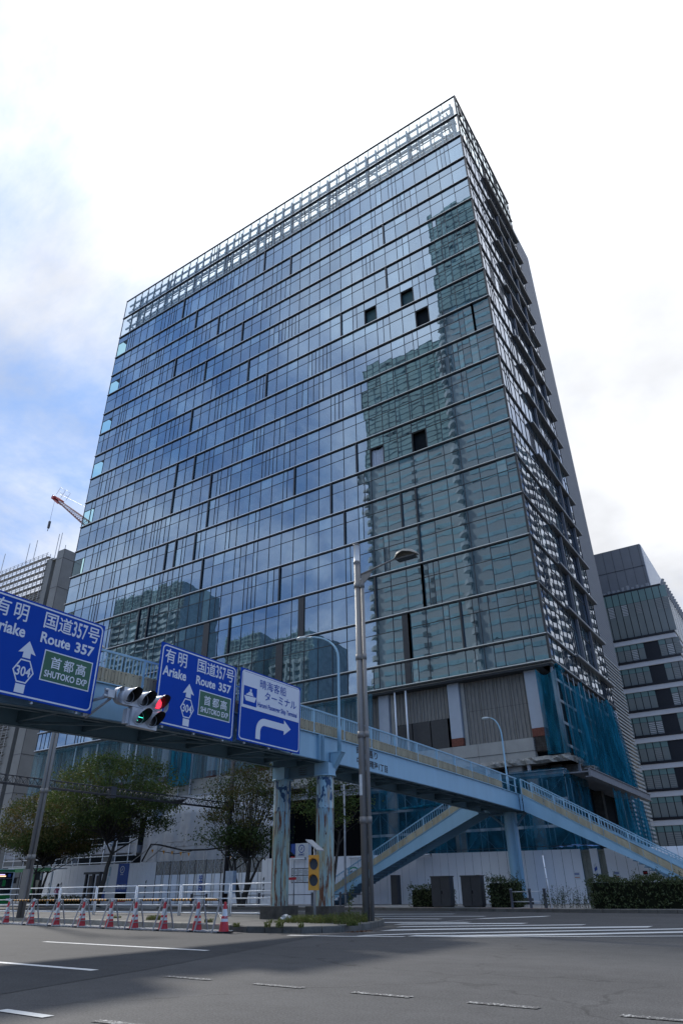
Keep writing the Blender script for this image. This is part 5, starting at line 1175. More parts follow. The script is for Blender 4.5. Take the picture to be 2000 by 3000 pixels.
# ================================================================== TREES AND HEDGES
m_bark = mat('bark', (.045, .038, .030), .95, var=.35, scale=6, bump=.01, bscale=30)
def leaf_mat(name, c1, c2, c3, sc=.55):
    m = bpy.data.materials.new(name); m.use_nodes = True; nt = m.node_tree; b = nt.nodes['Principled BSDF']; N = nt.nodes.new; L = nt.links.new
    ge = N('ShaderNodeNewGeometry'); n = N('ShaderNodeTexNoise'); n.inputs['Scale'].default_value = sc; n.inputs['Detail'].default_value = 8; n.inputs['Roughness'].default_value = .8; L(ge.outputs['Position'], n.inputs['Vector'])
    r = N('ShaderNodeValToRGB'); L(n.outputs['Fac'], r.inputs[0]); e = r.color_ramp.elements; e[0].position = .36; e[0].color = (*c1, 1); e[1].position = .52; e[1].color = (*c2, 1); x = e.new(.64); x.color = (*c3, 1)
    L(r.outputs[0], b.inputs['Base Color']); b.inputs['Roughness'].default_value = .7; b.inputs['Specular IOR Level'].default_value = .2
    out = nt.nodes['Material Output']; tr = N('ShaderNodeBsdfTranslucent'); L(r.outputs[0], tr.inputs[0]); mx = N('ShaderNodeMixShader'); mx.inputs[0].default_value = .3; L(b.outputs[0], mx.inputs[1]); L(tr.outputs[0], mx.inputs[2]); L(mx.outputs[0], out.inputs[0]); return m
m_lf1 = leaf_mat('olive_leaves', (.06, .10, .024), (.09, .12, .03), (.13, .095, .03)); m_lf2 = leaf_mat('dark_green_leaves', (.030, .055, .016), (.05, .075, .02), (.075, .07, .022)); m_lf3 = leaf_mat('russet_leaves', (.055, .085, .022), (.095, .085, .028), (.14, .075, .03))
m_hlf = leaf_mat('hedge_leaves', (.03, .048, .016), (.06, .08, .03), (.20, .21, .13), 7.0)  # palest tone paints the glints of glossy leaves into the colour
def leaves(centers, per, spread, size, m, nm, parent, seed, flatz=.6):
    g_ = np.random.default_rng(seed); C = np.repeat(np.array(centers, float), per, 0); n = len(C)
    P = C+g_.normal(0, 1, (n, 3))*np.array([spread, spread, spread*flatz]); s = size*g_.uniform(.6, 1.35, n)[:, None]
    a = g_.normal(0, 1, (n, 3)); a /= np.linalg.norm(a, axis=1)[:, None]; b = g_.normal(0, 1, (n, 3)); b -= a*(a*b).sum(1)[:, None]; b /= np.linalg.norm(b, axis=1)[:, None]
    V = np.stack([P-a*s, P+b*s*.55, P+a*s, P-b*s*.55], 1).reshape(-1, 3)
    me = bpy.data.meshes.new(nm); me.vertices.add(4*n); me.vertices.foreach_set('co', V.ravel()); me.loops.add(4*n); me.loops.foreach_set('vertex_index', np.arange(4*n)); me.polygons.add(n); me.polygons.foreach_set('loop_start', np.arange(n)*4); me.update(calc_edges=True); me.materials.append(m)
    return link(nm, me, parent)
def tree(base, h0, top, rx, label, seed, leafm, stems=1, ncl=120, per=110, leaf=.075, zc=None, lean=0, group='street trees along the far pavement', spread=.42):
    r = random.Random(seed); x, y = base; t = thing('street_tree', (x, y, .14), label, 'tree', group)
    tips = []; mb = MB()
    def branch(p, d, L, rad_, lvl):
        n = 5; pts = [p]; d = d.normalized()
        for k in range(n):
            d = (d+Vector((r.uniform(-.16, .16), r.uniform(-.16, .16), r.uniform(-.05, .14)))).normalized(); pts.append(pts[-1]+d*(L/n))
        rs = [rad_*(1-.55*k/n) for k in range(n+1)]; mb.tube(pts, rs, 8 if lvl < 2 else 5, cap=lvl == 0)
        if lvl >= 3: tips.append(pts[-1]); tips.append(pts[-3]); return
        m_ = (4 if lvl == 0 else 3)
        for k in range(m_):
            a = 6.28*(k/m_)+r.uniform(-.6, .6); up = .75 if lvl == 0 else .35
            nd = Vector((math.cos(a)*rx/ (top-h0)*1.7, math.sin(a)*rx/(top-h0)*1.5, up+r.uniform(-.1, .3)))
            branch(pts[-1-(k % 2)], nd, L*(.62 if lvl else (top-h0)/max(.5, L)*.42), rs[-1]*.72, lvl+1)
    for s in range(stems):
        a = 6.28*s/stems+.5; off = Vector((math.cos(a), math.sin(a), 0))*(.12 if stems > 1 else 0)
        branch(Vector((x, y, .1))+off, Vector((math.cos(a)*.16*(stems > 1)+lean, math.sin(a)*.16*(stems > 1), 1)), h0, (.24 if stems == 1 else .15), 0 if stems == 1 else 1 if stems > 3 else 0)
    mb.build('trunk', m_bark, t)
    # fit the crown into its observed extent
    zc0 = (zc or (h0+top)/2); cl = []
    while len(cl) < ncl:
        q = Vector((r.uniform(-1, 1), r.uniform(-1, 1), r.uniform(-1, 1)))
        if q.length > 1 or (q.length < .45 and r.random() < .6): continue
        cx = x+lean*3+q.x*rx; cy_ = y+q.y*rx*.8; cz = h0+.7+(top-h0-.7)*(.5+.5*q.z)
        if r.random() < .25+.2*(q.z < 0): continue
        cl.append((cx, cy_, cz))
    near = []
    for tp in tips:
        if h0*.7 < tp.z < top+.3 and abs(tp.x-x-lean*3) < rx*1.15: near.append(tuple(tp))
    r.shuffle(near); cl += near[:ncl//2]
    # twigs from the trunk head to the clumps
    mb = MB(); hd_ = Vector((x+lean*h0, y, h0*.95))
    for c in cl[::2]:
        c = Vector(c); md = hd_.lerp(c, .5)+Vector((r.uniform(-.3, .3), r.uniform(-.3, .3), r.uniform(-.1, .35))); mb.tube([hd_+Vector((0, 0, r.uniform(0, 1.2))), md, c], [.05, .03, .012], 4, cap=False)
    mb.build('branches', m_bark, t)
    half = len(cl)//2; leaves(cl[:half], per, spread, leaf, leafm[0], 'crown', t, seed, .45); leaves(cl[half:], per, spread, leaf, leafm[1], 'crown', t, seed+1, .45); return t
tree((-60.8, 42.6), 3.4, 9.6, 6.3, 'leftmost street tree, brownish olive crown behind the left lamp column', 3, (m_lf3, m_lf2), 3, 150, 115, .10, spread=.55)
tree((-51.8, 42.0), 4.9, 11.9, 6.6, 'large olive green street tree before the blue netting, second from the left', 5, (m_lf1, m_lf2), 1, 170, 115, .10, lean=.03, spread=.55)
tree((-35.3, 40.9), 3.0, 9.8, 3.7, 'slender multi-stemmed russet street tree right of the dark pole', 11, (m_lf3, m_lf2), 5, 115, 90, .08, lean=.10, spread=.5)
tree((-29.2, 42.6), 4.6, 8.6, 2.2, 'small leafy street tree half hidden behind the rusty pillars', 17, (m_lf2, m_lf1), 2, 42, 80, .085, spread=.45)
def hedge(x0, x1, y0, y1, zt, label, seed, dens=520, size=.045, twigs=0, group='clipped hedges along the far kerb'):
    t = thing('hedge', ((x0+x1)/2, (y0+y1)/2, .14), label, 'hedge', group); g_ = np.random.default_rng(seed); vol = (x1-x0)*(y1-y0)*(zt-.15); n = int(vol*dens)
    P = np.stack([g_.uniform(x0, x1, n), g_.uniform(y0, y1, n), g_.uniform(.16, zt, n)], 1)
    d = np.minimum.reduce([P[:, 0]-x0, x1-P[:, 0], P[:, 1]-y0, zt-P[:, 2]+.02]); P = P[d < .30]; top = P[:, 2] > zt-.25; P[top, 2] += .10*np.sin(P[top, 0]*3.1)+.06*np.sin(P[top, 0]*7.7+1); e = .06*np.sin(P[:, 0]*5+P[:, 2]*4); P[:, 1] += e
    leaves(P, 3, .03, size, m_hlf, 'foliage', t, seed, 1.0)
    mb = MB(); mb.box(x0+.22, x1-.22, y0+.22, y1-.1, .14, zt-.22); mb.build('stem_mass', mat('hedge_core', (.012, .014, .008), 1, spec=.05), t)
    if twigs:
        tw = MB(); r = random.Random(seed); pts = []
        for k in range(twigs):
            x = r.uniform(x0, x1); y = r.uniform(y0, y1); h = r.uniform(.15, .5); a = r.uniform(-.35, .35); p = [(x, y, zt-.15), (x+a*.4, y, zt-.15+h*.6), (x+a, y, zt-.15+h)]; tw.tube(p, [.008, .006, .004], 4, cap=False)
            for q in range(8): f = q/7; pts.append((x+a*f, y, zt-.1+h*f))
        tw.build('twigs', m_bark, t); leaves(pts, 2, .035, size*.8, m_hlf, 'twig_leaves', t, seed+5, 1)
    return t
hedge(-21.4, -18.95, 39.4, 40.9, 1.22, 'clipped hedge left of the two black cabinets', 41, twigs=14)
hedge(-16.25, -14.45, 38.6, 40.1, 1.50, 'bushier clipped hedge right of the two black cabinets', 42, twigs=12)
hedge(-10.3, 6.0, 36.7, 38.9, 1.42, 'long clipped hedge at the right edge under the stair', 43, 420, .05, twigs=60)
hedge(-63.5, -57.0, 43.9, 45.0, .85, 'low dark hedge behind the railing at the far left', 44, 300, .06)
# thin shrubs between the pole and the long hedge
wd = thing('sparse_shrub', (-11.6, 37.6, .14), 'sparse leggy shrub left of the long hedge', 'shrub'); r = random.Random(5); mb = MB(); pts = []
for k in range(46):
    x = r.uniform(-12.9, -10.3); y = r.uniform(37.2, 38.6); h = r.uniform(.35, 1.0); a = r.uniform(-.25, .25); mb.tube([(x, y, .14), (x+a*.3, y, .14+h*.5), (x+a, y, .14+h)], [.008, .006, .003], 4, cap=False)
    for q in range(7): f = .3+.7*q/6; pts.append((x+a*f, y, .14+h*f))
mb.build('stems', m_bark, wd); leaves(pts, 4, .07, .035, m_hlf, 'foliage', wd, 9, 1)
# weeds on the island
m_grass = leaf_mat('dry_weeds', (.06, .09, .02), (.12, .14, .04), (.16, .13, .06), 5)
def weeds(spots, label, seed, name='weed_clump'):
    vs = []; fs = []; r = random.Random(seed)
    for (x, y, rr_, n, h) in spots:
        for k in range(n):
            a = r.uniform(0, 6.28); q = rr_*math.sqrt(r.random()); px, py = x+q*math.cos(a), y+q*math.sin(a); hh = h*r.uniform(.4, 1.2); b = r.uniform(0, 6.28); lx, ly = hh*.5*math.cos(b), hh*.5*math.sin(b); w = .006; o = len(vs)
            z0 = .16; vs += [(px-w, py, z0), (px+w, py, z0), (px+lx*.4+w, py+ly*.4, z0+hh*.6), (px+lx*.4-w, py+ly*.4, z0+hh*.6), (px+lx, py+ly, z0+hh)]; fs += [(o, o+1, o+2, o+3), (o+3, o+2, o+4)]
            for t_ in range(3):
                c = Vector((px+lx*.3*t_/2, py+ly*.3*t_/2, z0+hh*(.3+.25*t_))); s = .022; e = Vector((r.uniform(-1, 1), r.uniform(-1, 1), r.uniform(-.4, .8))).normalized()*s; f_ = Vector((r.uniform(-1, 1), r.uniform(-1, 1), r.uniform(-1, 1))).normalized()*s*.6; o = len(vs); vs += [c-e, c+f_, c+e, c-f_]; fs.append((o, o+1, o+2, o+3))
    mb = MB(); mb.add(vs, fs); o = mb.build(name, m_grass, recalc=False); o['kind'] = 'stuff'; o['label'] = label; o['category'] = 'weeds'
weeds([(-16.2, 21.4, .45, 160, .16), (-15.3, 20.9, .6, 420, .22), (-14.3, 20.7, .5, 300, .24), (-13.6, 21.4, .45, 260, .30), (-13.2, 20.2, .35, 120, .2), (-15.9, 20.3, .4, 80, .12), (-14.6, 21.9, .5, 160, .26)], 'dry weeds growing round the footings at the island tip', 3)
weeds([(-22.6, 21.2, .35, 260, .16), (-18.6, 19.9, .15, 60, .12), (-26, 22.2, .2, 50, .1)], 'patch of green weeds on the island behind the cones', 4)
weeds([(-14.0, 17.95, .12, 60, .2), (-14.4, 17.9, .1, 40, .14), (-15.45, 17.75, .1, 50, .12), (-12.45, 19.5, .22, 90, .16), (-13.3, 18.05, .08, 30, .14)], 'weeds sprouting from the joint at the foot of the kerb', 6)
mb = MB(); pts = [(-13.75, 21.4, .16), (-13.8, 21.35, .7), (-13.7, 21.3, 1.1), (-13.55, 21.3, 1.35)]; tw_ = thing('tall_weed', (-13.75, 21.4, .16), 'single tall leaning weed left of the twin-tube lamp column', 'weed'); mb.tube(pts, [.012, .01, .008, .003], 5); mb.build('stem', m_grass, tw_); leaves([(-13.78+.18*f*f, 21.36, .3+1.0*f) for f in [q/20 for q in range(21)]], 8, .05, .03, m_grass, 'foliage', tw_, 5, 1)
leaves([(-12.35, 19.4, .01), (-12.2, 19.8, .01), (-17.6, 18.05, .01)], 60, .12, .025, mat('dead_leaves', (.12, .05, .02), .9, var=.4, scale=20), 'fallen_leaves', None, 8, .04)
o = bpy.data.objects['fallen_leaves']; o['kind'] = 'stuff'; o['label'] = 'brown fallen leaves along the island kerb'; o['category'] = 'leaves'

# ================================================================== FAR PAVEMENT FURNITURE
for x0, lb in ((-19.6, 'left one of two black street cabinets between the hedges'), (-17.75, 'right one of two black street cabinets between the hedges')):
    t = thing('street_cabinet', (x0+.55, 39.2, .14), lb, 'cabinet', 'black street cabinets'); mb = MB(); mb.box(x0, x0+1.15, 38.95, 39.5, .22, 1.62); mb.build('body', m_dark, t); mb = MB(); mb.box(x0-.03, x0+1.18, 38.9, 39.55, 1.62, 1.68); mb.build('lid', m_dark, t); mb = MB(); mb.box(x0+.05, x0+1.1, 39.0, 39.45, .14, .22); mb.build('plinth', m_concd, t)
    mb = MB(); mb.box(x0+.57, x0+.58, 38.94, 38.949, .26, 1.58); mb.box(x0+.62, x0+.66, 38.93, 38.949, .8, .95); mb.build('door_seam', m_black, t)
bo = thing('bollard_fence', (-13, 37.9, .14), 'low grey post and rail barrier before the far pillar', 'barrier')
for x, y in ((-14.4, 37.6), (-13.45, 37.7), (-12.65, 37.6)):
    mb = MB(); mb.lathe([(.07, 0), (.07, .80), (.085, .81), (.085, .86), (.001, .88)], 12, (x, y, .14)); mb.build('post', mat('slate_post', (.075, .08, .095), .5), bo)
for z in (.78, .34): mb = MB(); mb.tube([(-14.4, 37.6, .14+z-.05), (-13.45, 37.7, .14+z-.05), (-12.65, 37.6, .14+z-.05)], .025, 6); mb.build('rail', m_steel, bo)
b2 = thing('bollard_fence', (-34, 41.5, .14), 'dark post and rail barrier on the far pavement behind the railing', 'barrier')
for x in (-40.3, -38.8, -35.4, -33.9, -29.4, -27.2, -24.8): mb = MB(); mb.lathe([(.07, 0), (.07, .74), (.085, .75), (.085, .8), (.001, .82)], 10, (x, 41.1, .14)); mb.build('post', MAT['slate_post'], b2)
for a, b in ((-40.3, -38.8), (-35.4, -33.9), (-33.9, -29.4), (-29.4, -24.8)): mb = MB(); mb.tube([(a, 41.1, .82), (b, 41.1, .82)], .025, 6); mb.build('rail', m_dark, b2)
mp_ = thing('marker_pole', (-12.3, 37.2, .14), 'thin leaning white marker pole at the far kerb', 'pole'); mb = MB(); mb.tube([(-12.22, 37.1, .14), (-12.30, 37.1, 2.45)], .03, 8); mb.build('shaft', m_white, mp_)
for z in (.5, .95, 1.4, 1.9): mb = MB(); mb.lathe([(.034, 0), (.036, .02), (.034, .04)], 8, (-12.26, 37.1, z)); mb.build('band', m_tube, mp_)
dp = thing('gantry_pole', (-36.4, 40.4, .14), 'tall dark pole carrying a lattice arm over the road', 'pole')
mb = MB(); mb.tube([(-36.4, 40.4, .1), (-36.4, 40.4, 10.6)], [.19, .15], 14); mb.build('shaft', mat('dark_brown_paint', (.02, .017, .019), .5), dp); mb = MB()
for z in (3.2, 3.6, 5.0, 7.4): mb.lathe([(.2, 0), (.205, .03), (.2, .06)], 12, (-36.4, 40.4, z))
mb.build('bands', m_tube, dp)
mb = MB(); za = 6.35
for dx in (-.22, .22): mb.tube([(-36.4+dx, 40.2, za), (-36.4+dx, 19.0, za)], .035, 6)
mb.tube([(-36.4, 40.2, za+.42), (-36.4, 19.0, za+.42)], .035, 6)
for k in range(48):
    y = 40-k*.44
    for dx in (-.22, .22): mb.tube([(-36.4+dx, y, za), (-36.4, y-.22, za+.42)], .016, 4); mb.tube([(-36.4, y-.22, za+.42), (-36.4+dx, y-.44, za)], .016, 4)
mb.build('lattice_arm', m_dark, dp); mb = MB(); mb.box(-36.7, -36.1, 40.0, 40.5, za-.1, za+.55); mb.build('arm_joint', m_dark, dp)
mb = MB(); mb.box(-36.62, -36.18, 29.2, 29.6, za-.15, za+.5); mb.build('arm_box', m_dark, dp)
cb = thing('control_cabinet', (-35.8, 40.3, .9), 'pale grey control box strapped beside the dark gantry pole', 'cabinet'); mb = MB(); mb.box(-36.12, -35.4, 40.0, 40.35, .95, 2.32); mb.build('box', mat('pale_blue_grey', (.36, .41, .47), .5), cb); mb = MB(); mb.box(-35.78, -35.77, 39.99, 39.999, .98, 2.3); mb.tube([(-35.9, 40.2, .96), (-35.9, 40.2, .15)], .04, 6); mb.build('cable_duct', m_steel, cb)
sg2 = thing('street_light', (-27.6, 44.0, .14), 'small grey street light between the two rusty pillars', 'street lamp'); mb = MB(); mb.tube([(-27.7, 42.5, .14), (-27.7, 42.5, 7.6)], .07, 8); mb.build('post', m_tube, sg2); mb = MB(); mb.tube([(-27.7, 42.5, 7.5), (-26.8, 42.5, 7.6)], .04, 6); mb.prism([(-26.9, 7.5), (-25.9, 7.3), (-26.5, 7.72)], 'Y', 42.3, 42.7); mb.build('lamp_head', m_steel, sg2)
sp_ = thing('sign_pole', (-31.4, 43.2, .14), 'slim sign pole with a red band left of the left pillar', 'pole'); mb = MB(); mb.tube([(-32.5, 43.2, .14), (-32.5, 43.2, 2.95)], .045, 8); mb.build('shaft', m_tube, sp_); mb = MB(); mb.box(-32.95, -32.25, 43.1, 43.14, 1.72, 1.88); mb.build('red_band', m_red, sp_)
# bus, stop shelter, phone box, pedestrian
m_bg = mat('bus_green', (.02, .20, .05), .35, var=.03); m_bw = mat('bus_white', (.55, .58, .58), .35, var=.03); m_bgl = mat('bus_glass', (.012, .015, .018), .12, var=.1, spec=.8)
bus = thing('city_bus', (-64, 38.2, 0), 'green and white city bus cut off by the left picture edge', 'bus')
BX = -59.5; mb = MB(); pr = [(36.6, .35), (39.1, .35), (39.1, 2.7), (38.95, 2.98), (36.75, 2.98), (36.6, 2.7)]; mb.prism(pr, 'X', BX-10.5, BX); mb.build('body', m_bw, bus)
def front(y0, y1, z0, z1, m, nm, o=.01):
    mb = MB(); mb.box(BX+.003, BX+o, y0, y1, z0, z1); return mb.build(nm, m, bus)
front(36.65, 39.05, .4, 1.12, m_bg, 'lower_front'); front(36.72, 38.98, 1.16, 2.28, m_bgl, 'windscreen'); front(36.75, 38.95, 2.3, 2.72, m_black, 'destination_box'); front(36.65, 39.05, 2.76, 2.93, m_bg, 'roof_band')
dd = front(37.0, 38.3, 2.4, 2.47, mat('led_amber', (.5, .3, .15), .5, emit=((1, .6, .35), 1.2)), 'display_line', .016); front(37.2, 38.2, 2.52, 2.58, mat('led_violet', (.4, .3, .5), .5, emit=((.6, .5, 1), .9)), 'display_line', .016); front(38.5, 38.75, 2.38, 2.62, m_blu, 'wheelchair_badge', .016); front(38.1, 38.4, 1.7, 2.15, m_bg, 'window_poster', .016)
for y in (36.85, 38.85): front(y-.12, y+.12, .62, .8, m_prw, 'headlight', .03)
for y, x in ((36.59, BX-2.4), (36.59, BX-8.0), (39.02, BX-2.4), (39.02, BX-8.0)):
    mb = MB(); mb.v = []; n = 20; mb.add([(x+.48*math.cos(2*math.pi*k/n), y+dy, .49+.48*math.sin(2*math.pi*k/n)) for dy in (0, .1) for k in range(n)], [tuple(range(n)), tuple(range(2*n-1, n-1, -1))]+[(k, (k+1) % n, n+(k+1) % n, n+k) for k in range(n)]); mb.build('wheel', m_rub, bus)
for k in range(7): mb = MB(); mb.box(BX-1.6-k*1.3, BX-.45-k*1.3, 36.585, 36.597, 1.2, 2.35); mb.build('side_window', m_bgl, bus)
mb = MB(); mb.box(BX+.02, BX+.3, 39.1, 39.2, 1.9, 2.3); mb.build('mirror', m_rub, bus)
stp = thing('bus_shelter', (-61, 43.2, .14), 'bus shelter with green and white fascia behind the left trees', 'bus shelter')
mb = MB(); mb.box(-66, -59.6, 42.7, 44.4, 3.05, 3.13, 1); mb.box(-66, -59.6, 42.6, 42.69, 2.86, 3.16, 0); mb.box(-66, -59.6, 42.58, 42.62, 3.16, 3.27, 1); mb.build('roof', [m_bg, m_bw], stp)
for x in (-65.6, -63.5, -61.4, -59.8): mb = MB(); mb.box(x-.06, x+.06, 43, 43.12, .14, 2.85); mb.build('post', m_bw, stp)
mb = MB(); mb.box(-62.9, -62.5, 43.1, 43.2, 1.0, 2.7); mb.build('timetable', m_bg, stp); mb = MB(); mb.box(-62.3, -61.6, 43.1, 43.2, .5, 2.2); mb.build('information_panel', mat('beige_panel', (.25, .24, .2), .6), stp)
ph = thing('advert_shelter', (-53.4, 43, .14), 'dark framed glazed shelter beside the second tree', 'shelter')
for x in (-54.5, -53.6, -52.75): mb = MB(); mb.box(x-.08, x+.1, 42.6, 42.8, .14, 2.5); mb.build('post', m_dark, ph)
mb = MB(); mb.box(-54.7, -52.6, 42.5, 43.2, 2.5, 2.66); mb.build('roof', m_dark, ph)
for x, w in ((-54.4, .7), (-53.45, .6)):
    mb = MB(); mb.box(x, x+w, 42.9, 42.93, .5, 2.4); mb.build('glazed_panel', mat('poster_brown', (.10, .085, .075), .3, var=.4, scale=2), ph)
mb = MB(); mb.box(-53.2, -52.9, 42.85, 42.89, .8, 1.5); mb.build('green_poster', m_bg, ph)

def person():
    px, py, z0 = -58.5, 42.9, .14
    t = thing('person', (px, py, z0), 'pedestrian in a pink top and black trousers with dark ponytail walking by the hoarding', 'person')
    m_sk = mat('skin', (.42, .25, .18), .6, var=.03); m_pk = mat('pink_knit', (.55, .14, .20), .8, var=.1); m_bt = mat('black_trousers', (.012, .012, .014), .8, var=.1); m_hr = mat('dark_hair', (.012, .010, .009), .5, var=.1)
    V = {'pel': (0, 0, .93, .13, .10), 'sp': (.01, 0, 1.12, .12, .085), 'ch': (.02, 0, 1.30, .155, .10), 'nk': (.03, 0, 1.44, .05, .05), 'hd0': (.045, 0, 1.52, .07, .075), 'hd': (.05, 0, 1.60, .08, .09),
         'hipl': (0, -.08, .86, .09, .09), 'kl': (.13, -.08, .48, .06, .06), 'al': (.20, -.08, .08, .042, .042), 'fl': (.33, -.08, .03, .03, .03),
         'hipr': (0, .08, .86, .09, .09), 'kr': (-.08, .08, .48, .06, .06), 'ar': (-.26, .08, .12, .042, .042), 'fr': (-.15, .08, .03, .03, .03),
         'sl': (.02, -.17, 1.36, .05, .05), 'el': (-.10, -.21, 1.12, .04, .04), 'wl': (-.02, -.2, .92, .028, .028), 'hl': (.0, -.2, .84, .03, .022),
         'sr': (.02, .17, 1.36, .05, .05), 'er': (.06, .21, 1.12, .04, .04), 'wr': (.2, .18, 1.02, .028, .028), 'hr': (.27, .17, .99, .03, .022)}
    E_ = [('pel', 'sp'), ('sp', 'ch'), ('ch', 'nk'), ('nk', 'hd0'), ('hd0', 'hd'), ('pel', 'hipl'), ('hipl', 'kl'), ('kl', 'al'), ('al', 'fl'), ('pel', 'hipr'), ('hipr', 'kr'), ('kr', 'ar'), ('ar', 'fr'), ('ch', 'sl'), ('sl', 'el'), ('el', 'wl'), ('wl', 'hl'), ('ch', 'sr'), ('sr', 'er'), ('er', 'wr'), ('wr', 'hr')]
    ks = list(V); me = bpy.data.meshes.new('body'); me.from_pydata([(px+V[k][0], py+V[k][1], z0+V[k][2]) for k in ks], [(ks.index(a), ks.index(b)) for a, b in E_], [])
    o = bpy.data.objects.new('body', me); COL.objects.link(o); sk = o.modifiers.new('skin', 'SKIN'); 
    for i, k in enumerate(ks): me.skin_vertices[0].data[i].radius = V[k][3:5]
    me.skin_vertices[0].data[0].use_root = True; s = o.modifiers.new('sub', 'SUBSURF'); s.levels = 2; s.render_levels = 2
    dg = bpy.context.evaluated_depsgraph_get(); dg.update(); m2 = bpy.data.meshes.new_from_object(o.evaluated_get(dg)); bpy.data.objects.remove(o)
    m2.name = 'body'; m2.materials.clear()
    for m in (m_sk, m_pk, m_bt, m_rub): m2.materials.append(m)
    for p in m2.polygons:
        c = p.center; z = c.z-z0; p.use_smooth = True; hand = abs(c.y-py) > .14 and z < 1.03 and (z < .90 or c.x-px > .21)
        p.material_index = 0 if (z > 1.44 or hand) else 1 if (z > .95 or (abs(c.y-py) > .15 and z > .88)) else 3 if z < .08 else 2
    link('body', m2, t)
    mb = MB(); mb.lathe([(.001, .14), (.07, .12), (.105, .03), (.1, -.06), (.06, -.1)], 14, (px+.035, py, z0+1.60)); mb.tube([(px-.06, py, z0+1.62), (px-.12, py, z0+1.54), (px-.12, py, z0+1.40)], [.035, .035, .012], 8); mb.build('hair', m_hr, t)
person()

# ================================================================== NEIGHBOURING BUILDINGS
# dark-banded office on the right
YO = 110; XO = -10.9; ob = thing('banded_office', (XO, YO, 0), 'white and black banded office block behind the louvres at the right edge', 'office building')
m_ow = mat('white_spandrel', (.58, .57, .57), .6, var=.05, scale=.4); m_og = mat('office_glass', (.19, .21, .20), .25, var=.08, scale=.3, spec=.6); m_ogr = mat('office_top_light', (.16, .25, .235), .2, var=.06, scale=.4, spec=.8); m_obk = mat('office_black', (.012, .012, .015), .4, var=.2)
mb = MB(); mb.box(-34, XO-.25, YO+.25, YO+34, .1, 43.0); mb.build('body', m_obk, ob)
pitch = 3.69
for f in range(12):
    zt = 38.45-f*pitch
    if f: 
        mb = MB(); mb.box(-34, XO, YO-.02, YO+.24, zt-.72, zt-.02); mb.box(XO-.24, XO+.02, YO+.25, YO+34, zt-.72, zt-.02); mb.build('spandrel_band', m_ow, ob)
        mb = MB(); mb.box(-34, XO+.08, YO-.14, YO+.24, zt+.0, zt+.34); mb.box(XO-.24, XO+.1, YO+.25, YO+34, zt, zt+.34); mb.build('black_sill', m_obk, ob)
    if zt < 4: break
for f in range(11):
    z0_ = 38.45-f*pitch-pitch+.36; z1_ = z0_+pitch-1.08+(.7 if f == 0 else 0)-.02
    if f == 0: z1_ = 42.6; 
    x = -28.1; k = 0
    while x < XO-.1:
        inblack = (f > 0 and -15.2-.0 < x+.5 < -13.3)
        if not inblack:
            w = 1.0; zm = z1_-(.75 if f else 1.9)
            mb = MB(); mb.box(x+.04, x+w-.04, YO+.12, YO+.15, z0_, zm-.04); mb.build('window', m_og, ob); mb = MB(); mb.box(x+.04, x+w-.04, YO+.12, YO+.15, zm, z1_); mb.build('top_light', m_ogr if not (f > 0 and x > -13.4) else m_og, ob)
            if rr.random() < .35 or x > -13.5:
                mb = MB()
                for q in range(7): mb.box(x+.08, x+w-.08, YO+.10, YO+.112, zm-.3-q*.26, zm-.22-q*.26)
                mb.build('blind', m_ow if rr.random() < .3 else m_conc, ob)
        x += 1.04; k += 1
    for y in range(9):
        mb = MB(); mb.box(XO-.15, XO-.12, YO+.4+y*3.6, YO+3.6+y*3.6, z0_, z1_); mb.build('side_window', m_og, ob)
mb = MB(); mb.box(-31, -12.8, YO+2, YO+30, 43, 51.3); mb.build('plant_room', m_bars, ob)
mb = MB()
for k in range(13): mb.box(-30.6+k*1.45, -30.57+k*1.45, YO+1.96, YO+1.999, 43.1, 51.2)
mb.box(-31, -12.82, YO+1.955, YO+1.995, 47.3, 47.36); mb.build('cladding_joints', m_dark, ob, kind='stuff')
mb = MB(); mb.box(-12.79, -12.7, YO+2.2, YO+30, 43.2, 51.2); mb.build('side_cladding', m_alu, ob)
mb = MB()
for k in range(18): mb.box(-26+k*.75, -25.6+k*.75, YO+.5, YO+1.2, 43, 43.3+rnd.random()*.6)
for k in range(22): mb.bar((XO-.2, YO+1+k*1.5, 42.9), (XO+.3, YO+1+k*1.5, 43.9), .35, .35)
mb.build('rooftop_plant', m_tube, ob)
# scaffolded block on the left
YSB = 90; sb_ = thing('scaffolded_block', (-150, YSB, 0), 'old grey block wrapped in scaffolding at the left edge', 'building')
m_old = mat('old_grey_wall', (.11, .108, .10), .9, var=.3, scale=.3); m_sh2 = mat('grey_sheeting', (.17, .175, .175), .8, var=.12, scale=.3, bump=.06, bscale=.7); m_tb = mat('scaffold_tube_grey', (.30, .30, .30), .5, .3)
mb = MB(); mb.box(-210, -149.8, YSB+2.5, YSB+20, .1, 70); mb.build('body', m_old, sb_)
for z in range(6, 70, 4):
    mb = MB(); mb.box(-210, -149.8, YSB+1.8, YSB+2.45, z, z+1.1); mb.build('floor_band', m_conc, sb_)
for z in np.arange(2, 79, 1.9):
    mb = MB(); mb.box(-210, -149.9, YSB-.3, YSB+.7, z, z+.08); mb.build('scaffold_deck', m_tb, sb_)
mb = MB(); x = -210
while x < -149.5:
    for yy in (YSB-.3, YSB+.7): mb.box(x-.06, x+.06, yy-.06, yy+.06, 0, 79.2)
    x += 1.8
for z in np.arange(2.6, 80, 1.9): mb.box(-210, -149.9, YSB-.36, YSB-.30, z, z+.07); mb.box(-210, -149.9, YSB-.36, YSB-.30, z+.5, z+.56)
x = -210; k = 0
while x < -151:
    for q, z in enumerate(np.arange(2, 77, 1.9)):
        if (q+k) % 2: mb.bar((x, YSB-.34, z), (x+1.8, YSB-.34, z+1.9), .05, .05)
    x += 1.8; k += 1
mb.build('scaffold_frame', m_tb, sb_, kind='stuff')
mb = MB()
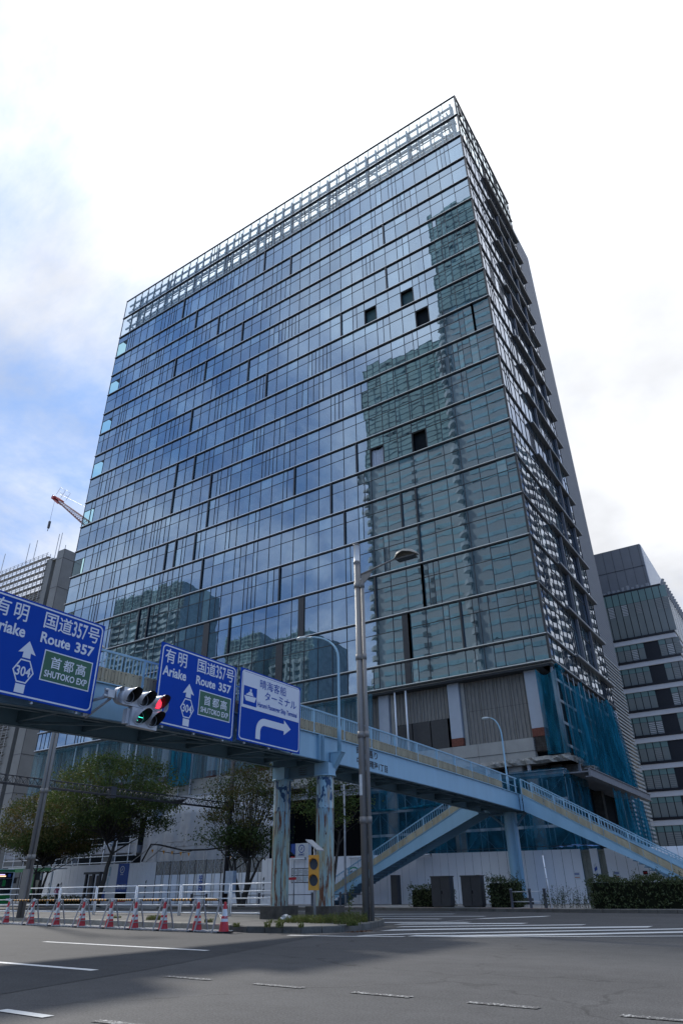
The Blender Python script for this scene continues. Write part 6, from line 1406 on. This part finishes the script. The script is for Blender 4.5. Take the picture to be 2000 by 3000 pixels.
for x in (-160.6, -157.2, -172): mb.box(x-.06, x+.06, YSB, YSB+.12, 79, 85)
mb.build('tall_tubes', m_tb, sb_)
st2 = thing('sheeted_hoist_tower', (-148, YSB, 0), 'narrow grey-sheeted hoist tower, left and lower of the pair', 'scaffold tower', 'sheeted towers'); mb = MB(); mb.box(-150.6, -148.0, YSB, YSB+2.3, 0, 77.2); mb.build('sheeting', m_sh2, st2)
st3 = thing('sheeted_hoist_tower', (-143.6, YSB, 0), 'wide grey-sheeted hoist tower, right and higher of the pair', 'scaffold tower', 'sheeted towers'); mb = MB(); mb.box(-146.4, -143.57, YSB, YSB+5.6, 0, 78.6); mb.build('sheeting', m_sh2, st3)
mb = MB()
for z in range(4, 78, 8): mb.box(-146.45, -143.52, YSB-.04, YSB+5.64, z, z+.12)
for y in (YSB, YSB+5.6): mb.box(-143.56, -143.5, y-.06, y+.06, 0, 79.6)
mb.build('sheet_joints', m_dark, st3); mb = MB()
for x in (-147.1, -148.3): mb.box(x-.06, x+.06, YSB+.5, YSB+.62, 70, 84.5)
mb.box(-148.5, -146.4, YSB, YSB+1.5, 76.5, 76.8); mb.build('tall_tubes', m_tb, st3)
# tower crane jib
cr = thing('tower_crane', (-130, 110, 0), 'crane with red jib head and lattice jib reaching left from behind the tower', 'crane')
A = Vector((-186.5, 110, 117.6)); B = Vector((-128, 110, 72.0)); d = (B-A).normalized(); up = Vector((-d.z, 0, d.x)); up = up if up.z > 0 else -up; sd_ = Vector((0, 1, 0))
mb = MB(); L = (B-A).length; n = 46
def jw(t): return .28+.6*min(1, t*3.2)
ch = [[], [], [], []]
for k in range(n+1):
    t = k/n; c = A+d*L*t; w = jw(t)
    for j, (a, b) in enumerate(((-1, -1), (1, -1), (1, 1), (-1, 1))): ch[j].append(c+up*(a*w)+sd_*(b*w*.8))
for j in range(4): mb.tube(ch[j], .13, 4, cap=False)
for k in range(n):
    for j in range(4): q = (j+1) % 4; mb.tube([ch[j][k], ch[q][k+1]], .06, 3, cap=False); mb.tube([ch[q][k], ch[j][k]], .06, 3, cap=False)
mb.build('lattice_jib', mat('crane_tan', (.22, .10, .08), .6), cr)
mb = MB()
for s in (-.8, .8):
    a = A-d*.6+sd_*s*.7; mb.bar(a+up*.5, a+d*4.6+up*.6, .4, .55, up=up); mb.bar(a-up*.5, a+d*4.0-up*.6, .4, .5, up=up)
mb.tube([A-d*.8-sd_*1.3, A-d*.8+sd_*1.0], .7, 12); mb.build('jib_head', mat('crane_red', (.30, .02, .02), .5), cr)
mb = MB()
for s in (-1, 1): mb.tube([A+up*1.4+sd_*s, A+up*4.2+sd_*s, A+d*4+up*4.2+sd_*s, A+d*4+up*1.4+sd_*s], .06, 4); mb.tube([A+up*2.8+sd_*s, A+d*4+up*2.8+sd_*s], .05, 4)
mb.build('head_cage', m_tb, cr)
mb = MB(); hk = A-d*1.2; mb.tube([hk, (hk.x, hk.y, hk.z-9)], .05, 4); mb.box(hk.x-.3, hk.x+.3, hk.y-.3, hk.y+.3, hk.z-11.6, hk.z-9); mb.tube([(hk.x, hk.y, hk.z-11.6), (hk.x-.15, hk.y, hk.z-12.6)], .12, 5); mb.build('hoist_hook', m_dark, cr)
mb = MB(); mb.tube([A+up*2, B+up*9], .05, 4); mb.build('pendant_line', m_tb, cr)
mb = MB(); mb.box(-129.2, -126.8, 108.8, 111.2, 0, 74); mb.build('mast', m_tb, cr)

# ================================================================== TOWERS BEHIND THE CAMERA (seen mirrored in the glass)
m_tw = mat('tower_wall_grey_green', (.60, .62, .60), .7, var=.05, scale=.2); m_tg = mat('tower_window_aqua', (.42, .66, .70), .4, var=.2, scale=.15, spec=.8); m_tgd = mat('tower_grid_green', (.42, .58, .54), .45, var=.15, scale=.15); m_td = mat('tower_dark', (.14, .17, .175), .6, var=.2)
def slab_tower(x0, x1, y, zt, label, seed, fh=3.25, dep=28, crown=34, corner=True, rec=None):
    t = thing('residential_tower', ((x0+x1)/2, y, 0), label, 'tower'); r = random.Random(seed)
    mb = MB(); mb.box(x0, x1, y-dep, y, 0, zt); mb.build('body', m_tw, t)
    z = 4.0; f = 0
    while z < zt-crown:
        mb = MB(); x = x0+2.6
        while x < x1-1:
            w = r.choice((3.0, 4.2, 5.6)); 
            if x+w > x1-.6: break
            mb.box(x, x+w-.14, y+.005, y+.10, z+1.2, z+2.3); x += w
        mb.build('window_band', m_tg, t)
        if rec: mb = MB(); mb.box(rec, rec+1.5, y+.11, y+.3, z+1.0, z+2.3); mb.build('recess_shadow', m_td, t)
        if corner:
            for xe, s in ((x0, -1),):
                mb = MB(); mb.prism([(xe, y-2.5), (xe+s*2.4, y-.2), (xe+s*1.0, y+1.1), (xe, y+1.1)], 'Z', z, z+1.2); mb.build('corner_balcony', m_tw, t)
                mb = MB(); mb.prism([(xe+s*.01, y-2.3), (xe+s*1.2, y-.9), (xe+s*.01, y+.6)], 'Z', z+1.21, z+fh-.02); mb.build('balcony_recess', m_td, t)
        z += fh; f += 1
    mb = MB(); mb.box(x0-.8, x1+.8, y+.2, y+.5, zt-crown, zt+2); mb.box(x0-1.1, x0-.8, y-dep, y+.5, zt-crown, zt+2); mb.build('crown_glazing', m_tgd, t)
    mb = MB(); z = zt-crown
    while z < zt+2: mb.box(x0-.9, x1+.9, y+.51, y+.62, z, z+.22); z += 2.2
    x = x0-.8
    while x < x1+.8: mb.box(x-.06, x+.1, y+.51, y+.64, zt-crown, zt+2); x += 4.4
    mb.build('crown_grid', m_td, t, kind='stuff'); return t
slab_tower(-54.5, -33, 2*YF-143, 200, 'tallest grey-green residential tower, mirrored at the right of the glass facade', 1, crown=44)
slab_tower(-95.5, -63.5, 2*YF-166, 168, 'second grey-green residential tower, mirrored left of the tallest one', 2, crown=42, rec=-80)
def balcony_tower(x0, x1, y, zt, label, seed, face='Y', fh=3.2, dep=26, white=False, wave=.35):
    t = thing('balcony_tower', (x0, y, 0) if face == 'Y' else (y, x0, 0), label, 'tower'); mw = mat('balcony_white', (.62, .64, .66), .6, var=.05) if white else mat('balcony_grey', (.60, .66, .63), .7, var=.1, scale=.3)
    mb = MB()
    if face == 'Y': mb.box(x0, x1, y-dep, y, 0, zt)
    else: mb.box(y, y+dep, x0, x1, 0, zt)
    mb.build('body', m_td if white else mat('balcony_tower_glass', (.30, .37, .38), .5, var=.35, scale=.4), t)
    z = 4; s = 1 if face == 'Y' else -1; r = random.Random(seed)
    while z < zt-(2 if white else 12):
        mb = MB(); n = 26; vs = []
        for k in range(n+1):
            u = x0+(x1-x0)*k/n; o = 1.2+wave*(1 if (k//2) % 2 else -1)
            for zz in (z, z+1.25): vs.append((u, y+s*o, zz) if face == 'Y' else (y+s*o, u, zz))
        mb.add(vs, [(2*k, 2*k+2, 2*k+3, 2*k+1) for k in range(n)]); mb.add([(a[0], a[1], z) for a in vs[::2]]+[((a[0], y, z) if face == 'Y' else (y, a[1], z)) for a in vs[::2]], [(k, k+1, n+2+k, n+1+k) for k in range(n)])
        mb.build('balcony', mw, t, recalc=False)
        if white:
            mb = MB()
            for k in range(0, 26, 3):
                u = x0+(x1-x0)*k/26; w = (x1-x0)/26*1.6
                mb.box(y-.12, y-.02, u, u+w, z+1.3, z+3.0)
            mb.build('window_group', mat('blue_window', (.12, .20, .36), .3), t)
        z += fh
    if not white:
        mb = MB(); 
        for zz in np.arange(zt-12, zt, 1.6): mb.box(x0-.5, x1+.5, y+.2, y+.4, zz, zz+.2)
        x = x0
        while x < x1: mb.box(x, x+.2, y+.2, y+.42, zt-12, zt+1); x += 2.4
        mb.build('roof_screen', m_tgd, t, kind='stuff')
    for k in range(5):
        u = x0+(x1-x0)*(k+.5)/5; mb = MB()
        if face == 'Y': mb.box(u-.3, u+.3, y+.02, y+1.9, 2, zt-(3 if white else 12))
        else: mb.box(y-1.5, y-.02, u-.3, u+.3, 2, zt-3)
        mb.build('dividing_fin', m_td if white else mw, t)
    return t
YD = 2*YF-200
balcony_tower(-266, -219, YD, 128, 'balcony tower mirrored low at the left of the glass facade', 3)
balcony_tower(-189, -171, YD, 93, 'shorter twin-gabled balcony block mirrored between the blue signs', 4)
balcony_tower(-167, -147.5, YD-4, 90, 'shorter balcony block mirrored above the ship terminal sign', 5)
balcony_tower(-126, -116, YD-10, 66, 'small distant balcony tower mirrored beside the lamp column', 6)
balcony_tower(168, 232, 14.7, 122, 'white wavy-balconied tower mirrored in the right facade', 7, face='X', fh=3.15, dep=30, white=True, wave=.5)
# print('objects', len(bpy.data.objects))
